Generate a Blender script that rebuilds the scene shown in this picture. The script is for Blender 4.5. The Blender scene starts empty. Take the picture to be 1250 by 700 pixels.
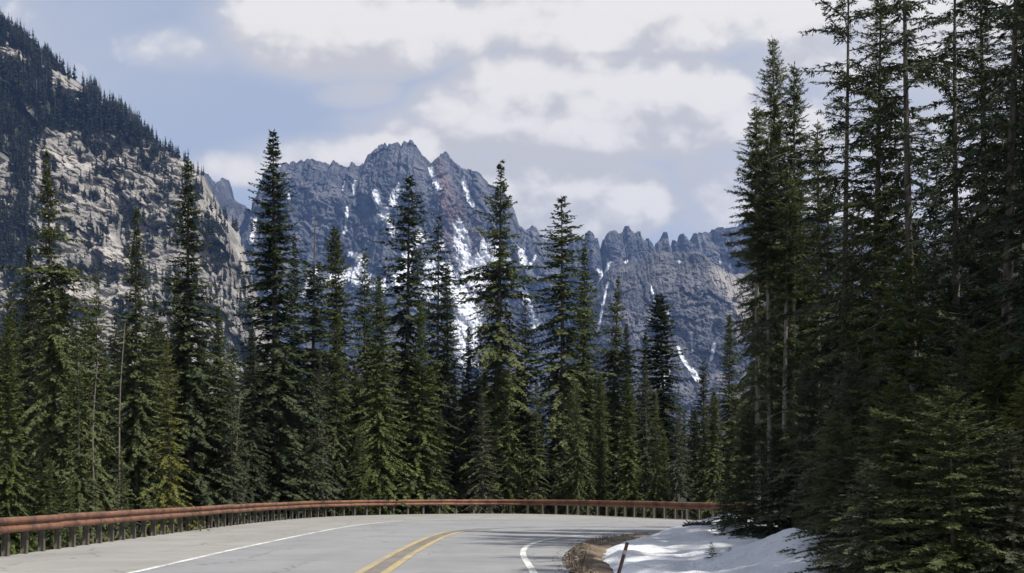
import bpy, math, random
import numpy as np
PI = math.pi
R = math.radians
SC = bpy.context.scene
COL = SC.collection
rng = np.random.default_rng(7)
random.seed(7)
# ------------------------------------------------------------------ camera constants (metres; photo measured at 1250x700)
F, HX, HY, EYE = 1500.0, 625.0, 598.0, 1.4
def ground_at(px, py, z=0.0):                 # survey: a photo reading on level ground -> metres
    Y = F * (EYE - z) / (py - HY)
    return ((px - HX) * Y / F, Y)
def xz(px, py, Y):
    return ((px - HX) * Y / F, EYE + (HY - py) * Y / F)

# ------------------------------------------------------------------ noise
_perm = np.random.default_rng(3).permutation(512)
_perm = np.concatenate([_perm, _perm, _perm])
_gr = np.stack([np.cos(np.arange(512) * 2.399963), np.sin(np.arange(512) * 2.399963)], 1)
def perlin(x, y):
    x = np.asarray(x, float); y = np.asarray(y, float)
    xi = np.floor(x).astype(int); yi = np.floor(y).astype(int)
    xf = x - xi; yf = y - yi
    u = xf ** 3 * (xf * (xf * 6 - 15) + 10); v = yf ** 3 * (yf * (yf * 6 - 15) + 10)
    def g(ix, iy, dx, dy):
        h = _perm[(_perm[ix & 511] + iy) & 511]
        return _gr[h, 0] * dx + _gr[h, 1] * dy
    a = g(xi, yi, xf, yf); b = g(xi + 1, yi, xf - 1, yf)
    c = g(xi, yi + 1, xf, yf - 1); d = g(xi + 1, yi + 1, xf - 1, yf - 1)
    return (a + u * (b - a)) * (1 - v) + (c + u * (d - c)) * v
def fbm(x, y, o=5, g=.5, l=2.03):
    s = 0; a = 1
    for i in range(o):
        s = s + a * perlin(x * l ** i + 17.3 * i, y * l ** i + 9.1 * i); a *= g
    return s
def ridged(x, y, o=5, g=.5, l=2.07):
    s = 0; a = 1; n = 0
    for i in range(o):
        s = s + a * (1 - 1.6 * np.abs(perlin(x * l ** i + 31.7 * i, y * l ** i + 5.3 * i))); n += a; a *= g
    return s / n
def sstep(a, b, x):
    t = np.clip((x - a) / (b - a), 0, 1); return t * t * (3 - 2 * t)
def worley(x, y, seed=0):
    """distance to nearest cell point and a random value of that cell"""
    xi = np.floor(x).astype(int); yi = np.floor(y).astype(int)
    best = np.full(x.shape, 9.0); val = np.zeros(x.shape); sec = np.full(x.shape, 9.0)
    for dx in (-1, 0, 1):
        for dy in (-1, 0, 1):
            h = _perm[(_perm[(xi + dx + seed) & 511] + yi + dy) & 511]
            h2 = _perm[(h + 77) & 511]
            d = np.hypot(xi + dx + h / 511. - x, yi + dy + h2 / 511. - y)
            m = d < best
            sec = np.where(m, best, np.minimum(sec, d))
            val = np.where(m, _perm[(h + 191) & 511] / 511., val); best = np.where(m, d, best)
    return best, val, sec - best

# ------------------------------------------------------------------ materials
def new_mat(name):
    m = bpy.data.materials.new(name); m.use_nodes = True
    nt = m.node_tree; nt.nodes.clear()
    out = nt.nodes.new('ShaderNodeOutputMaterial')
    return m, nt, out
class NG:
    def __init__(s, nt): s.nt = nt
    def n(s, t, **kw):
        o = s.nt.nodes.new(t)
        for k, v in kw.items(): setattr(o, k, v)
        return o
    def set(s, sock, v):
        if hasattr(v, 'is_linked') or isinstance(v, bpy.types.NodeSocket): s.nt.links.new(v, sock)
        else: sock.default_value = v
    def math(s, op, a, b=0.0, clamp=False):
        o = s.n('ShaderNodeMath', operation=op, use_clamp=clamp); s.set(o.inputs[0], a); s.set(o.inputs[1], b); return o.outputs[0]
    def mix(s, f, a, b, kind='MIX'):
        o = s.n('ShaderNodeMix', data_type='RGBA', blend_type=kind); s.set(o.inputs[0], f)
        for k, v in ((6, a), (7, b)):
            if isinstance(v, tuple): v = (*v, 1) if len(v) == 3 else v
            s.set(o.inputs[k], v)
        return o.outputs[2]
    def ramp(s, f, lo, hi):
        o = s.n('ShaderNodeMapRange', interpolation_type='SMOOTHSTEP'); s.set(o.inputs[0], f); o.inputs[1].default_value = lo; o.inputs[2].default_value = hi; return o.outputs[0]
    def noise(s, vec, scale, detail=5, rough=.55, dist=0.0):
        o = s.n('ShaderNodeTexNoise'); s.set(o.inputs['Vector'], vec); o.inputs['Scale'].default_value = scale
        o.inputs['Detail'].default_value = detail; o.inputs['Roughness'].default_value = rough; o.inputs['Distortion'].default_value = dist
        return o.outputs[0]
    def obj(s): return s.n('ShaderNodeTexCoord').outputs['Object']
    def attr(s, name):
        o = s.n('ShaderNodeAttribute', attribute_name=name); return o.outputs['Fac']
    def bsdf(s, col, rough=.8, spec=.3, metal=0.0, normal=None):
        o = s.n('ShaderNodeBsdfPrincipled')
        if isinstance(col, tuple): col = (*col, 1) if len(col) == 3 else col
        s.set(o.inputs['Base Color'], col); s.set(o.inputs['Roughness'], rough)
        o.inputs['Specular IOR Level'].default_value = spec; o.inputs['Metallic'].default_value = metal
        if normal is not None: s.nt.links.new(normal, o.inputs['Normal'])
        return o.outputs[0]
    def bump(s, h, strength=.5, dist=.02):
        o = s.n('ShaderNodeBump'); s.set(o.inputs['Height'], h); o.inputs['Strength'].default_value = strength; o.inputs['Distance'].default_value = dist
        return o.outputs[0]
    def stretch(s, vec, sx, sy, sz):
        o = s.n('ShaderNodeMapping'); s.set(o.inputs['Vector'], vec); o.inputs['Scale'].default_value = (sx, sy, sz); return o.outputs[0]

def mat_foliage(name, dark, light, tipc, tipamt=.35):
    m, nt, out = new_mat(name); g = NG(nt)
    rnd = g.n('ShaderNodeObjectInfo').outputs['Random']
    t = g.attr('tint')
    c = g.mix(g.math('ADD', g.math('MULTIPLY', rnd, .55), g.math('MULTIPLY', t, .45)), dark, light)
    c = g.mix(g.math('MULTIPLY', g.ramp(t, .55, 1.0), tipamt), c, tipc)
    p = g.bsdf(c, .62, .25)
    tr = g.n('ShaderNodeBsdfTranslucent'); nt.links.new(c, tr.inputs[0])
    mx = g.n('ShaderNodeMixShader'); mx.inputs[0].default_value = .18
    nt.links.new(p, mx.inputs[1]); nt.links.new(tr.outputs[0], mx.inputs[2]); nt.links.new(mx.outputs[0], out.inputs[0])
    return m
def mat_bark(name, a, b, sc=9):
    m, nt, out = new_mat(name); g = NG(nt)
    v = g.stretch(g.obj(), 1, 1, .22)
    n = g.noise(v, sc, 6, .65, .4)
    n2 = g.noise(g.obj(), 1.3, 4)
    c = g.mix(g.ramp(n, .35, .68), a, b)
    c = g.mix(g.math('MULTIPLY', g.ramp(n2, .5, .75), .5), c, tuple(x * .45 for x in a))
    nt.links.new(g.bsdf(c, .9, .2, normal=g.bump(n, .8, .03)), out.inputs[0])
    return m
M = {}
M['spruce'] = mat_foliage('spruce_needles', (.056, .073, .026), (.108, .124, .040), (.17, .175, .058))
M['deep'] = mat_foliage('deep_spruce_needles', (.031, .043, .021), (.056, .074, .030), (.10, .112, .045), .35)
M['green'] = mat_foliage('fresh_fir_needles', (.062, .086, .022), (.105, .13, .032), (.17, .185, .05), .45)
M['olive'] = mat_foliage('olive_needles', (.105, .115, .024), (.165, .165, .032), (.23, .21, .055), .5)
M['grey'] = mat_foliage('grey_green_needles', (.062, .070, .042), (.105, .11, .062), (.15, .15, .09), .4)
M['bark'] = mat_bark('spruce_bark', (.075, .062, .05), (.17, .15, .125))
M['palebark'] = mat_bark('pale_bark', (.16, .145, .125), (.30, .275, .24))
M['branch'] = mat_bark('branch_bark', (.05, .042, .035), (.10, .085, .07), 14)

def mat_rock(name, light, mid, dark, scale, snow=False, rust=None, streak=.35, veg=None):
    m, nt, out = new_mat(name); g = NG(nt)
    o = g.obj()
    n1 = g.noise(o, 1 / (90 * scale), 8, .62, .3)
    n2 = g.noise(g.stretch(o, 1, 1, streak), 1 / (22 * scale), 7, .65, .6)
    n3 = g.noise(o, 1 / (6 * scale), 5, .6)
    c = g.mix(g.ramp(g.math('ADD', g.math('MULTIPLY', n1, .6), g.math('MULTIPLY', g.noise(g.stretch(o, 1, 1, .6), 1 / (30 * scale), 6, .6, .8), .4)), .44, .60), mid, light)
    c = g.mix(g.math('MULTIPLY', g.ramp(n2, .50, .66), .8), c, dark)
    c = g.mix(g.math('MULTIPLY', g.ramp(n3, .45, .75), .35), c, tuple(x * .5 for x in mid))
    if rust: c = g.mix(g.math('MULTIPLY', g.attr('rust'), .62), c, rust)
    if veg: c = g.mix(g.attr('veg'), c, g.mix(g.ramp(n2, .4, .6), veg, tuple(x * 1.8 for x in veg)))
    rough = .92
    if snow:
        s = g.attr('snow')
        edge = g.math('SUBTRACT', g.math('ADD', s, g.math('MULTIPLY', g.math('SUBTRACT', g.noise(g.stretch(o, 1, 1, .55), 1 / (20 * scale), 8, .7, .6), .5), 2.1)), .56)
        c = g.mix(g.math('MULTIPLY', g.ramp(edge, -.16, .20), .94), c, (.80, .81, .83))
    bm = g.bump(g.math('ADD', g.math('MULTIPLY', n2, 1.0), g.math('MULTIPLY', n3, .5)), .9, 7 * scale)
    nt.links.new(g.bsdf(c, rough, .15, normal=bm), out.inputs[0])
    return m
M['granite'] = mat_rock('granite', (.45, .415, .365), (.265, .245, .22), (.08, .076, .072), .42, veg=(.018, .024, .016))
M['peak'] = mat_rock('peak_rock', (.150, .146, .155), (.066, .069, .084), (.024, .027, .037), 1.0, snow=True, rust=(.21, .135, .108), streak=.3)  # grey rock tinted blue, some of the distance haze painted into its tones
M['butt'] = mat_rock('buttress_rock', (.165, .155, .155), (.075, .077, .088), (.034, .037, .044), .8, snow=True, rust=(.40, .36, .31), streak=.4)

def mat_asphalt(name, a, b, speck=.5, patch=(0.0, 0.0, 0.0)):
    m, nt, out = new_mat(name); g = NG(nt); o = g.obj()
    big = g.noise(o, .35, 5, .6); lng = g.noise(g.stretch(o, 1, .12, 1), 1.1, 5, .6, .3)
    fine = g.noise(o, 55, 3, .7); mid = g.noise(o, 6, 4, .6)
    c = g.mix(g.ramp(big, .3, .7), a, b)
    c = g.mix(g.math('MULTIPLY', g.ramp(lng, .48, .72), .35), c, tuple(x * .78 for x in a))
    c = g.mix(g.math('MULTIPLY', g.ramp(fine, .4, .75), speck), c, tuple(x * .62 for x in a))
    c = g.mix(g.math('MULTIPLY', g.ramp(mid, .5, .8), .25), c, tuple(min(1, x * 1.15) for x in b))
    v = g.n('ShaderNodeTexVoronoi', feature='DISTANCE_TO_EDGE'); v.inputs['Scale'].default_value = .28
    dv = g.n('ShaderNodeVectorMath', operation='ADD'); nt.links.new(o, dv.inputs[0])
    nn = g.n('ShaderNodeTexNoise'); nn.inputs['Scale'].default_value = 1.2; nn.inputs['Detail'].default_value = 5; nt.links.new(o, nn.inputs['Vector'])
    nt.links.new(nn.outputs['Color'], dv.inputs[1]); nt.links.new(dv.outputs[0], v.inputs['Vector'])
    crack = g.math('MULTIPLY', g.math('SUBTRACT', 1.0, g.ramp(v.outputs['Distance'], .003, .012)), .45)
    c = g.mix(crack, c, tuple(x * .35 for x in a))
    nt.links.new(g.bsdf(c, .88, .25, normal=g.bump(fine, .35, .008)), out.inputs[0])
    return m
M['asphalt'] = mat_asphalt('old_asphalt', (.235, .234, .232), (.285, .282, .277), .35)
M['shoulder'] = mat_asphalt('dusty_shoulder', (.265, .253, .23), (.325, .31, .28), .45)
def mat_paint(name, col, under, wear=.5):
    m, nt, out = new_mat(name); g = NG(nt); o = g.obj()
    n = g.noise(o, 7, 8, .72); n2 = g.noise(o, .5, 3)
    f = g.ramp(g.math('ADD', n, g.math('MULTIPLY', g.math('SUBTRACT', n2, .5), .5)), wear - .07, wear + .09)
    nt.links.new(g.bsdf(g.mix(f, col, under), .75, .3), out.inputs[0]); return m
M['white'] = mat_paint('white_paint', (.66, .65, .60), (.28, .28, .27), .53)
M['whiteworn'] = mat_paint('worn_white_paint', (.52, .51, .46), (.24, .235, .225), .42)
M['yellow'] = mat_paint('yellow_paint', (.47, .35, .14), (.27, .25, .20), .51)
M['yellowworn'] = mat_paint('worn_yellow_paint', (.38, .29, .13), (.235, .225, .20), .42)
M['seal'] = mat_paint('dusty_seal', (.17, .145, .115), (.21, .195, .17), .5)
def mat_simple(name, a, b, scale, rough=.85, metal=0.0, bumps=.4, bd=.02, thr=(.4, .65), third=None, spec=.3):
    m, nt, out = new_mat(name); g = NG(nt); o = g.obj()
    n = g.noise(o, scale, 7, .62, .2); n2 = g.noise(o, scale * 5, 4, .6)
    c = g.mix(g.ramp(n, *thr), a, b)
    if third: c = g.mix(g.math('MULTIPLY', g.ramp(n2, .52, .7), .7), c, third)
    nt.links.new(g.bsdf(c, rough, spec, metal, g.bump(g.math('ADD', n, g.math('MULTIPLY', n2, .4)), bumps, bd)), out.inputs[0]); return m
def mat_snow():
    m, nt, out = new_mat('old_snow'); g = NG(nt); o = g.obj()
    a = g.noise(o, .9, 8, .65, .3); b = g.noise(o, 14, 5, .7); c3 = g.noise(o, 42, 3, .7); d = g.noise(o, .35, 4, .6)
    c = g.mix(g.ramp(a, .35, .65), (.80, .80, .81), (.66, .66, .66))
    c = g.mix(g.math('MULTIPLY', g.ramp(g.math('ADD', b, g.math('MULTIPLY', g.math('SUBTRACT', d, .5), .9)), .54, .70), .6), c, (.38, .35, .31))
    c = g.mix(g.math('MULTIPLY', g.ramp(c3, .66, .72), .75), c, (.12, .10, .07))
    h = g.math('ADD', g.math('MULTIPLY', a, 1.0), g.math('MULTIPLY', b, .35))
    nt.links.new(g.bsdf(c, .6, .3, normal=g.bump(h, .9, .16)), out.inputs[0]); return m
M['rust'] = mat_simple('rusted_steel', (.21, .100, .058), (.095, .045, .030), 1.5, .7, .1, .25, .006, third=(.27, .155, .10), spec=.4)
M['post'] = mat_simple('weathered_post', (.10, .088, .07), (.165, .145, .115), 4, .85, third=(.06, .05, .042))
M['gravel'] = mat_simple('gravel_grass', (.13, .098, .066), (.24, .19, .13), 1.1, .95, bumps=1, bd=.05, third=(.075, .055, .034))
M['floor'] = mat_simple('forest_floor', (.035, .03, .02), (.06, .06, .03), .5, .95, bumps=1, bd=.2, third=(.09, .07, .045))
M['snow'] = mat_snow()
def dummy(): pass
M['stake'] = mat_simple('dark_stake', (.040, .020, .017), (.068, .030, .025), 5, .6)
M['reflect'] = mat_simple('pale_band', (.34, .27, .24), (.24, .18, .16), 8, .5)
M['signback'] = mat_simple('dull_sign_back', (.085, .10, .075), (.11, .12, .095), 3, .55, .3)
M['marker'] = mat_simple('white_marker', (.42, .42, .40), (.33, .33, .31), 6, .6)
M['deadwood'] = mat_simple('dead_wood', (.19, .17, .14), (.11, .098, .08), 3, .9)

# ------------------------------------------------------------------ object helpers
def mesh_obj(name, V, Fc, mats, parent=None, attrs=None, matidx=None, smooth=False):
    me = bpy.data.meshes.new(name)
    V = np.asarray(V, dtype=np.float32)
    if isinstance(Fc, np.ndarray):
        nF, k = Fc.shape
        me.vertices.add(len(V)); me.vertices.foreach_set('co', V.ravel())
        me.loops.add(nF * k); me.loops.foreach_set('vertex_index', Fc.astype(np.int32).ravel())
        me.polygons.add(nF); me.polygons.foreach_set('loop_start', np.arange(0, nF * k, k, dtype=np.int32))
        me.update(calc_edges=True)
    else:
        me.from_pydata([tuple(v) for v in V], [], Fc)
    for m in (mats if isinstance(mats, (list, tuple)) else [mats]): me.materials.append(m)
    if matidx is not None: me.polygons.foreach_set('material_index', np.asarray(matidx, dtype=np.int32))
    for k, (dom, arr) in (attrs or {}).items():
        a = me.attributes.new(k, 'FLOAT', dom); a.data.foreach_set('value', np.asarray(arr, dtype=np.float32))
    me.polygons.foreach_set('use_smooth', np.full(len(me.polygons), smooth))
    me.update()
    o = bpy.data.objects.new(name, me); COL.objects.link(o)
    if parent: o.parent = parent
    return o
def empty(name, loc=(0, 0, 0), rz=0.0):
    o = bpy.data.objects.new(name, None); COL.objects.link(o); o.location = loc; o.rotation_euler = (0, 0, rz); o.empty_display_size = .3
    return o
def tag(o, label=None, cat=None, group=None, kind=None):
    if label: o['label'] = label
    if cat: o['category'] = cat
    if group: o['group'] = group
    if kind: o['kind'] = kind
    return o
def copy_thing(src):
    c = src.copy(); COL.objects.link(c)
    for ch in src.children:
        d = ch.copy(); COL.objects.link(d); d.parent = c
        for gch in ch.children:
            e = gch.copy(); COL.objects.link(e); e.parent = d
    return c
class MB:
    def __init__(s): s.v = []; s.f = []; s.mi = []
    def box(s, c, sz, rz=0.0, mi=0):
        b = len(s.v); cx, cy, cz = c; ca, sa = math.cos(rz), math.sin(rz)
        for dz in (-.5, .5):
            for dx, dy in ((-.5, -.5), (.5, -.5), (.5, .5), (-.5, .5)):
                x, y = dx * sz[0], dy * sz[1]
                s.v.append((cx + x * ca - y * sa, cy + x * sa + y * ca, cz + dz * sz[2]))
        s.f += [(b, b + 3, b + 2, b + 1), (b + 4, b + 5, b + 6, b + 7)] + [(b + i, b + (i + 1) % 4, b + 4 + (i + 1) % 4, b + 4 + i) for i in range(4)]
        s.mi += [mi] * 6
    def tube(s, pts, rad, n=6, mi=0, cap=True):
        pts = [np.array(p, float) for p in pts]; b = len(s.v)
        for i, p in enumerate(pts):
            d = pts[min(i + 1, len(pts) - 1)] - pts[max(i - 1, 0)]; d /= (np.linalg.norm(d) + 1e-9)
            u = np.cross(d, (0, 1, 0)) if abs(d[1]) < .9 else np.cross(d, (1, 0, 0)); u /= np.linalg.norm(u); w = np.cross(d, u)
            for k in range(n):
                a = 2 * PI * k / n; s.v.append(tuple(p + rad[i] * (math.cos(a) * u + math.sin(a) * w)))
        for i in range(len(pts) - 1):
            for k in range(n):
                s.f.append((b + i * n + k, b + i * n + (k + 1) % n, b + (i + 1) * n + (k + 1) % n, b + (i + 1) * n + k)); s.mi.append(mi)
        if cap:
            s.f.append(tuple(b + (len(pts) - 1) * n + k for k in range(n))); s.mi.append(mi)
            s.f.append(tuple(b + k for k in reversed(range(n)))); s.mi.append(mi)
    def build(s, name, mats, parent=None, smooth=False):
        return mesh_obj(name, np.array(s.v), s.f, mats, parent, matidx=s.mi, smooth=smooth)

# ------------------------------------------------------------------ smooth polylines
def spline(pts, n=24):
    p = np.array(pts, float); p = np.vstack([2 * p[0] - p[1], p, 2 * p[-1] - p[-2]]); out = []
    for i in range(1, len(p) - 2):
        for t in np.linspace(0, 1, n, endpoint=False):
            a, b, c, d = p[i - 1:i + 3]
            out.append(.5 * ((2 * b) + (c - a) * t + (2 * a - 5 * b + 4 * c - d) * t ** 2 + (3 * b - a - 3 * c + d) * t ** 3))
    out.append(p[-2]); return np.array(out)
def resample(p, step=None, n=None):
    s = np.concatenate([[0], np.cumsum(np.hypot(*np.diff(p, axis=0).T))])
    if n is None: n = max(2, int(s[-1] / step) + 1)
    t = np.linspace(0, s[-1], n)
    return np.stack([np.interp(t, s, p[:, 0]), np.interp(t, s, p[:, 1])], 1)
def smooth(p, k=3):
    for _ in range(k):
        q = p.copy(); q[1:-1] = .25 * p[:-2] + .5 * p[1:-1] + .25 * p[2:]; p = q
    return p
def gpts(L): return [ground_at(*q) for q in L]
RAIL = resample(smooth(resample(spline([(-10.5, 6), (-10.5, 16), (-10.5, 25), (-10.75, 37), (-10.8, 49), (-10.3, 58.5), (-8.9, 65.5), (-5.1, 70.3), (-.3, 71.8), (3.6, 68.0), (9.0, 55.5), (14, 49), (24, 46)]), .5), 12), .25)
LEFTL = resample(smooth(resample(spline([(-6.4, 4), (-6.4, 12)] + gpts([(160, 700), (300, 668), (402, 647), (438, 641.2), (479, 637), (520, 635)]) + [(-.3, 57.8), (4, 57), (8, 53), (14, 47.5), (26, 44.8)]), .5), 14), n=300)
CEN_L = resample(smooth(resample(spline([(-2.57, 4), (-2.57, 12)] + gpts([(438, 700), (487, 672.5)]) + [(-2.42, 37.0), (-2.0, 41.5), (-.6, 45.0), (2.5, 46.6), (8, 45.2), (26, 42)]), .5), 10), n=300)
RIGHTL = resample(smooth(resample(spline([(.55, 4), (.5, 12)] + gpts([(651, 699), (638.5, 678), (641, 669), (651, 663.5), (677, 657.5), (715, 654)]) + [(4.5, 38.4), (10, 39), (26, 39)]), .4), 6), n=300)
ROADR = resample(smooth(resample(spline([(1.1, 4), (1.05, 12)] + gpts([(697, 702), (686, 682), (702, 667), (723, 659), (766, 655)]) + [(5, 36.6), (10, 37.4), (26, 37.4)]), .4), 6), n=300)
SNOWL = resample(smooth(resample(spline([(1.6, 4), (1.5, 12)] + gpts([(730, 701), (727, 678), (734, 669), (764, 662.5), (795, 657)]) + [(5.6, 36.2), (9, 36.9), (26, 36.9)]), .4), 5), n=300)
def normals(p):
    d = np.gradient(p, axis=0); d /= np.linalg.norm(d, axis=1)[:, None]; return np.stack([-d[:, 1], d[:, 0]], 1)
def dist_poly(X, Y, P):
    d = np.full(X.shape, 1e9)
    for a, b in zip(P[:-1], P[1:]):
        e = b - a; t = np.clip(((X - a[0]) * e[0] + (Y - a[1]) * e[1]) / (e @ e), 0, 1)
        d = np.minimum(d, np.hypot(X - a[0] - t * e[0], Y - a[1] - t * e[1]))
    return d
def inside(X, Y, P):
    r = np.zeros(X.shape, bool); j = len(P) - 1
    for i in range(len(P)):
        xi, yi = P[i]; xj, yj = P[j]
        c = ((yi > Y) != (yj > Y)) & (X < (xj - xi) * (Y - yi) / (yj - yi + 1e-12) + xi); r ^= c; j = i
    return r
RAILC = resample(RAIL, 2.0); SNOWC = resample(SNOWL, 1.0)
ROADPOLY = np.vstack([RAILC, [[200, 46], [200, -60], [-10.5, -60]]])
SNOWPOLY = np.vstack([SNOWC, [[60, 36.9], [60, -30], [1.6, -30]]])
def bank(X, Y):                                # rise of the ground on the inside of the bend
    X = np.asarray(X, float); Y = np.asarray(Y, float)
    xw = X + .5 * fbm(X / 5 + 3, Y / 5, 2)
    far = sstep(31.0, 35.5, Y); nearm = sstep(24.5, 20.8, Y) * sstep(16.8, 19.6, Y)
    z = .60 * far * sstep(3.6, 6.8, xw) * (1 - .5 * sstep(8.5, 12, xw))
    z = z + nearm * (.52 * sstep(3.0, 5.1, X) * (1 - sstep(5.3, 6.6, xw)))
    z = z + .10 * sstep(3.0, 5.5, xw)
    z = z * (1 - sstep(34.6, 36.9, Y - .12 * np.maximum(0, X - 5)))
    return z
def gz(X, Y):
    X = np.asarray(X, float); Y = np.asarray(Y, float)
    d = dist_poly(X, Y, RAILC); ins = inside(X, Y, ROADPOLY)
    out = -np.minimum(.9, .75 * np.maximum(0, d - .25)) - np.minimum(8.5, .09 * np.maximum(0, d - 1.2)) + .25 * fbm(X / 9, Y / 9, 3) * np.clip((d - 1.2) / 4, 0, 1)
    out = np.where(d > 400, out + 0 * X, out)
    sd = dist_poly(X, Y, SNOWC); si = inside(X, Y, SNOWPOLY)
    inn = np.where(si, bank(X, Y) * np.clip(sd / 1.5, 0, 1) - .06, -.05)
    return np.where(ins, inn, out - .05)
def gz1(x, y): return float(gz(np.array([x]), np.array([y]))[0])

# ------------------------------------------------------------------ ground sheet
def axis(lo, hi, mid0, mid1, step, nout):
    a = np.arange(mid0, mid1 + .01, step)
    l = mid0 - (np.geomspace(1, 1 + mid0 - lo, nout) - 1)[1:][::-1]
    h = mid1 + (np.geomspace(1, 1 + hi - mid1, nout) - 1)[1:]
    return np.concatenate([l, a, h])
gx = axis(-5200, 5200, -36, 30, .6, 40); gy = axis(-900, 6800, -6, 90, .6, 40)
GX, GY = np.meshgrid(gx, gy); GZ = gz(GX, GY)
def grid_faces(nr, nc):
    i = np.arange(nr * nc).reshape(nr, nc)
    return np.stack([i[:-1, :-1], i[:-1, 1:], i[1:, 1:], i[1:, :-1]], -1).reshape(-1, 4)
tag(mesh_obj('ground', np.stack([GX, GY, GZ], -1).reshape(-1, 3), grid_faces(*GX.shape), M['floor'], smooth=True), kind='structure')

# ------------------------------------------------------------------ road, shoulder, verge, lines
def strip(name, A, B, z0, mat, nacross=2, zf=None):
    n = len(A); t = np.linspace(0, 1, nacross)
    P = A[:, None, :] * (1 - t[None, :, None]) + B[:, None, :] * t[None, :, None]
    Z = np.full(P.shape[:2], z0) if zf is None else zf(P[..., 0], P[..., 1], t[None, :] + 0 * P[..., 0])
    o = mesh_obj(name, np.concatenate([P, Z[..., None]], -1).reshape(-1, 3), grid_faces(n, nacross), mat, smooth=True)
    return tag(o, kind='structure')
RAIL_IN = resample(RAIL, n=300) - normals(resample(RAIL, n=300)) * -0.0
strip('road', LEFTL, ROADR, 0.0, M['asphalt'], 8)
SHOUT = resample(RAIL + normals(RAIL) * .22, n=300)
strip('shoulder', SHOUT, LEFTL, -.004, M['shoulder'], 6)
def line_strip(name, P, w, z, mat): 
    nn = normals(P); return strip(name, P + nn * w / 2, P - nn * w / 2, z, mat)
def cut(P, y0=None, a=0, b=1.0): n = len(P); return P[int(a * n):int(b * n)]
nl = int(np.argmax(LEFTL[:, 1] > 55.0)); nr = int(np.argmax(RIGHTL[:, 0] > 3.6)); ncn = int(np.argmax(CEN_L[:, 1] > 41.0))
line_strip('edge_line', LEFTL[:nl], .15, .006, M['white'])
line_strip('edge_line', LEFTL[nl - 1:], .13, .006, M['whiteworn'])
line_strip('edge_line', RIGHTL[:nr], .13, .006, M['white'])
line_strip('edge_line', RIGHTL[nr - 1:], .11, .006, M['whiteworn'])
nn = normals(CEN_L)
for off in (0, -.44):
    line_strip('centre_line', CEN_L[:ncn] + nn[:ncn] * off, .15, .008, M['yellow'])
    line_strip('centre_line', CEN_L[ncn - 1:] + nn[ncn - 1:] * off, .12, .008, M['yellowworn'])
line_strip('centre_strip', CEN_L[:ncn + 12] - nn[:ncn + 12] * .22, .28, .004, M['seal'])
vzn = lambda X, Y, t: -.03 + .17 * np.sin(np.clip(t, 0, 1) * PI) ** .8 * (.55 + .9 * fbm(X * .9, Y * .9, 3)) * sstep(60, 36, Y) * (1 - .5 * sstep(5, 8, X)) + .05 * fbm(X * 3, Y * 3, 2) * np.sin(t * PI)
strip('gravel_verge', resample(ROADR, n=420) + normals(resample(ROADR, n=420)) * .35 * (fbm(np.arange(420) * .12, np.zeros(420), 3))[:, None] * .6, resample(SNOWL, n=420) - normals(resample(SNOWL, n=420)) * .35, 0, M['gravel'], 14, vzn)

# dead grass tufts on the verge
def grass():
    V = []; Fc = []
    P0 = resample(ROADR, n=420); P1 = resample(SNOWL, n=420)
    for _ in range(1500):
        i = rng.integers(60, 380); t = rng.uniform(.15, .95)
        p = P0[i] * (1 - t) + P1[i] * t
        z = float(vzn(np.array([p[0]]), np.array([p[1]]), np.array([t]))[0])
        for _k in range(3):
            a = rng.uniform(0, 2 * PI); l = rng.uniform(.04, .13); le = rng.uniform(.3, 1.1); b = len(V)
            dx, dy = math.cos(a), math.sin(a)
            V += [(p[0] - dy * .008, p[1] + dx * .008, z - .02), (p[0] + dy * .008, p[1] - dx * .008, z - .02), (p[0] + dx * l * le, p[1] + dy * l * le, z + l)]
            Fc.append((b, b + 1, b + 2))
    o = mesh_obj('dead_grass', np.array(V), np.array(Fc), M['gravel'])
    tag(o, 'short dry brown grass growing on the verge between road and snow', 'grass', kind='stuff')
grass()

def stones():
    V = []; Fc = []
    P0 = resample(ROADR, n=420); P1 = resample(SNOWL, n=420)
    for _ in range(1500):
        i = rng.integers(60, 330); t = rng.beta(.5, .6) * 1.5 - .3; p = P0[i] * (1 - t) + P1[i] * t
        z = 0. if t < 0.03 else float(vzn(np.array([p[0]]), np.array([p[1]]), np.array([min(t, 1)]))[0]); r = rng.uniform(.008, .035) * (1 if t > 0 else .6); b = len(V)
        for d in ((1, 0, 0), (0, 1, 0), (-1, 0, 0), (0, -1, 0), (0, 0, .7), (0, 0, -.7)):
            V.append((p[0] + d[0] * r * rng.uniform(.7, 1.3), p[1] + d[1] * r * rng.uniform(.7, 1.3), z + r * .3 + d[2] * r * rng.uniform(.7, 1.2)))
        for q in range(4): Fc += [(b + q, b + (q + 1) % 4, b + 4), (b + (q + 1) % 4, b + q, b + 5)]
    tag(mesh_obj('loose_gravel', np.array(V), np.array(Fc), M['stone']), 'loose small stones scattered along the road edge and verge', 'gravel', kind='stuff')
M['stone'] = mat_simple('stone', (.20, .18, .155), (.33, .31, .28), 3, .9)
stones()

# ------------------------------------------------------------------ snow bank
sx = np.arange(1.0, 30, .14); sy = np.arange(8, 37.2, .14)
SX, SY = np.meshgrid(sx, sy)
SD = dist_poly(SX, SY, SNOWC); SI = inside(SX, SY, SNOWPOLY)
lump = .05 * fbm(SX / .45, SY / .45, 3) + .12 * fbm(SX / 1.3, SY / 1.3, 4) + .05 * (ridged(SX / 2.1 + 4, SY / 1.0, 3) - .6)
rut = -.05 * np.exp(-((SY - 25.5 - .2 * SX) / .35) ** 2) - .05 * np.exp(-((SY - 23.0 - .25 * SX) / .3) ** 2)
SZ = bank(SX, SY) + (lump + rut) * np.clip(SD / .6, 0, 1) + .16 * np.clip(SD / .5, 0, 1) - .05
SZ = np.where(SI, SZ, -.12 - .2 * np.clip(SD, 0, 1))
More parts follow.
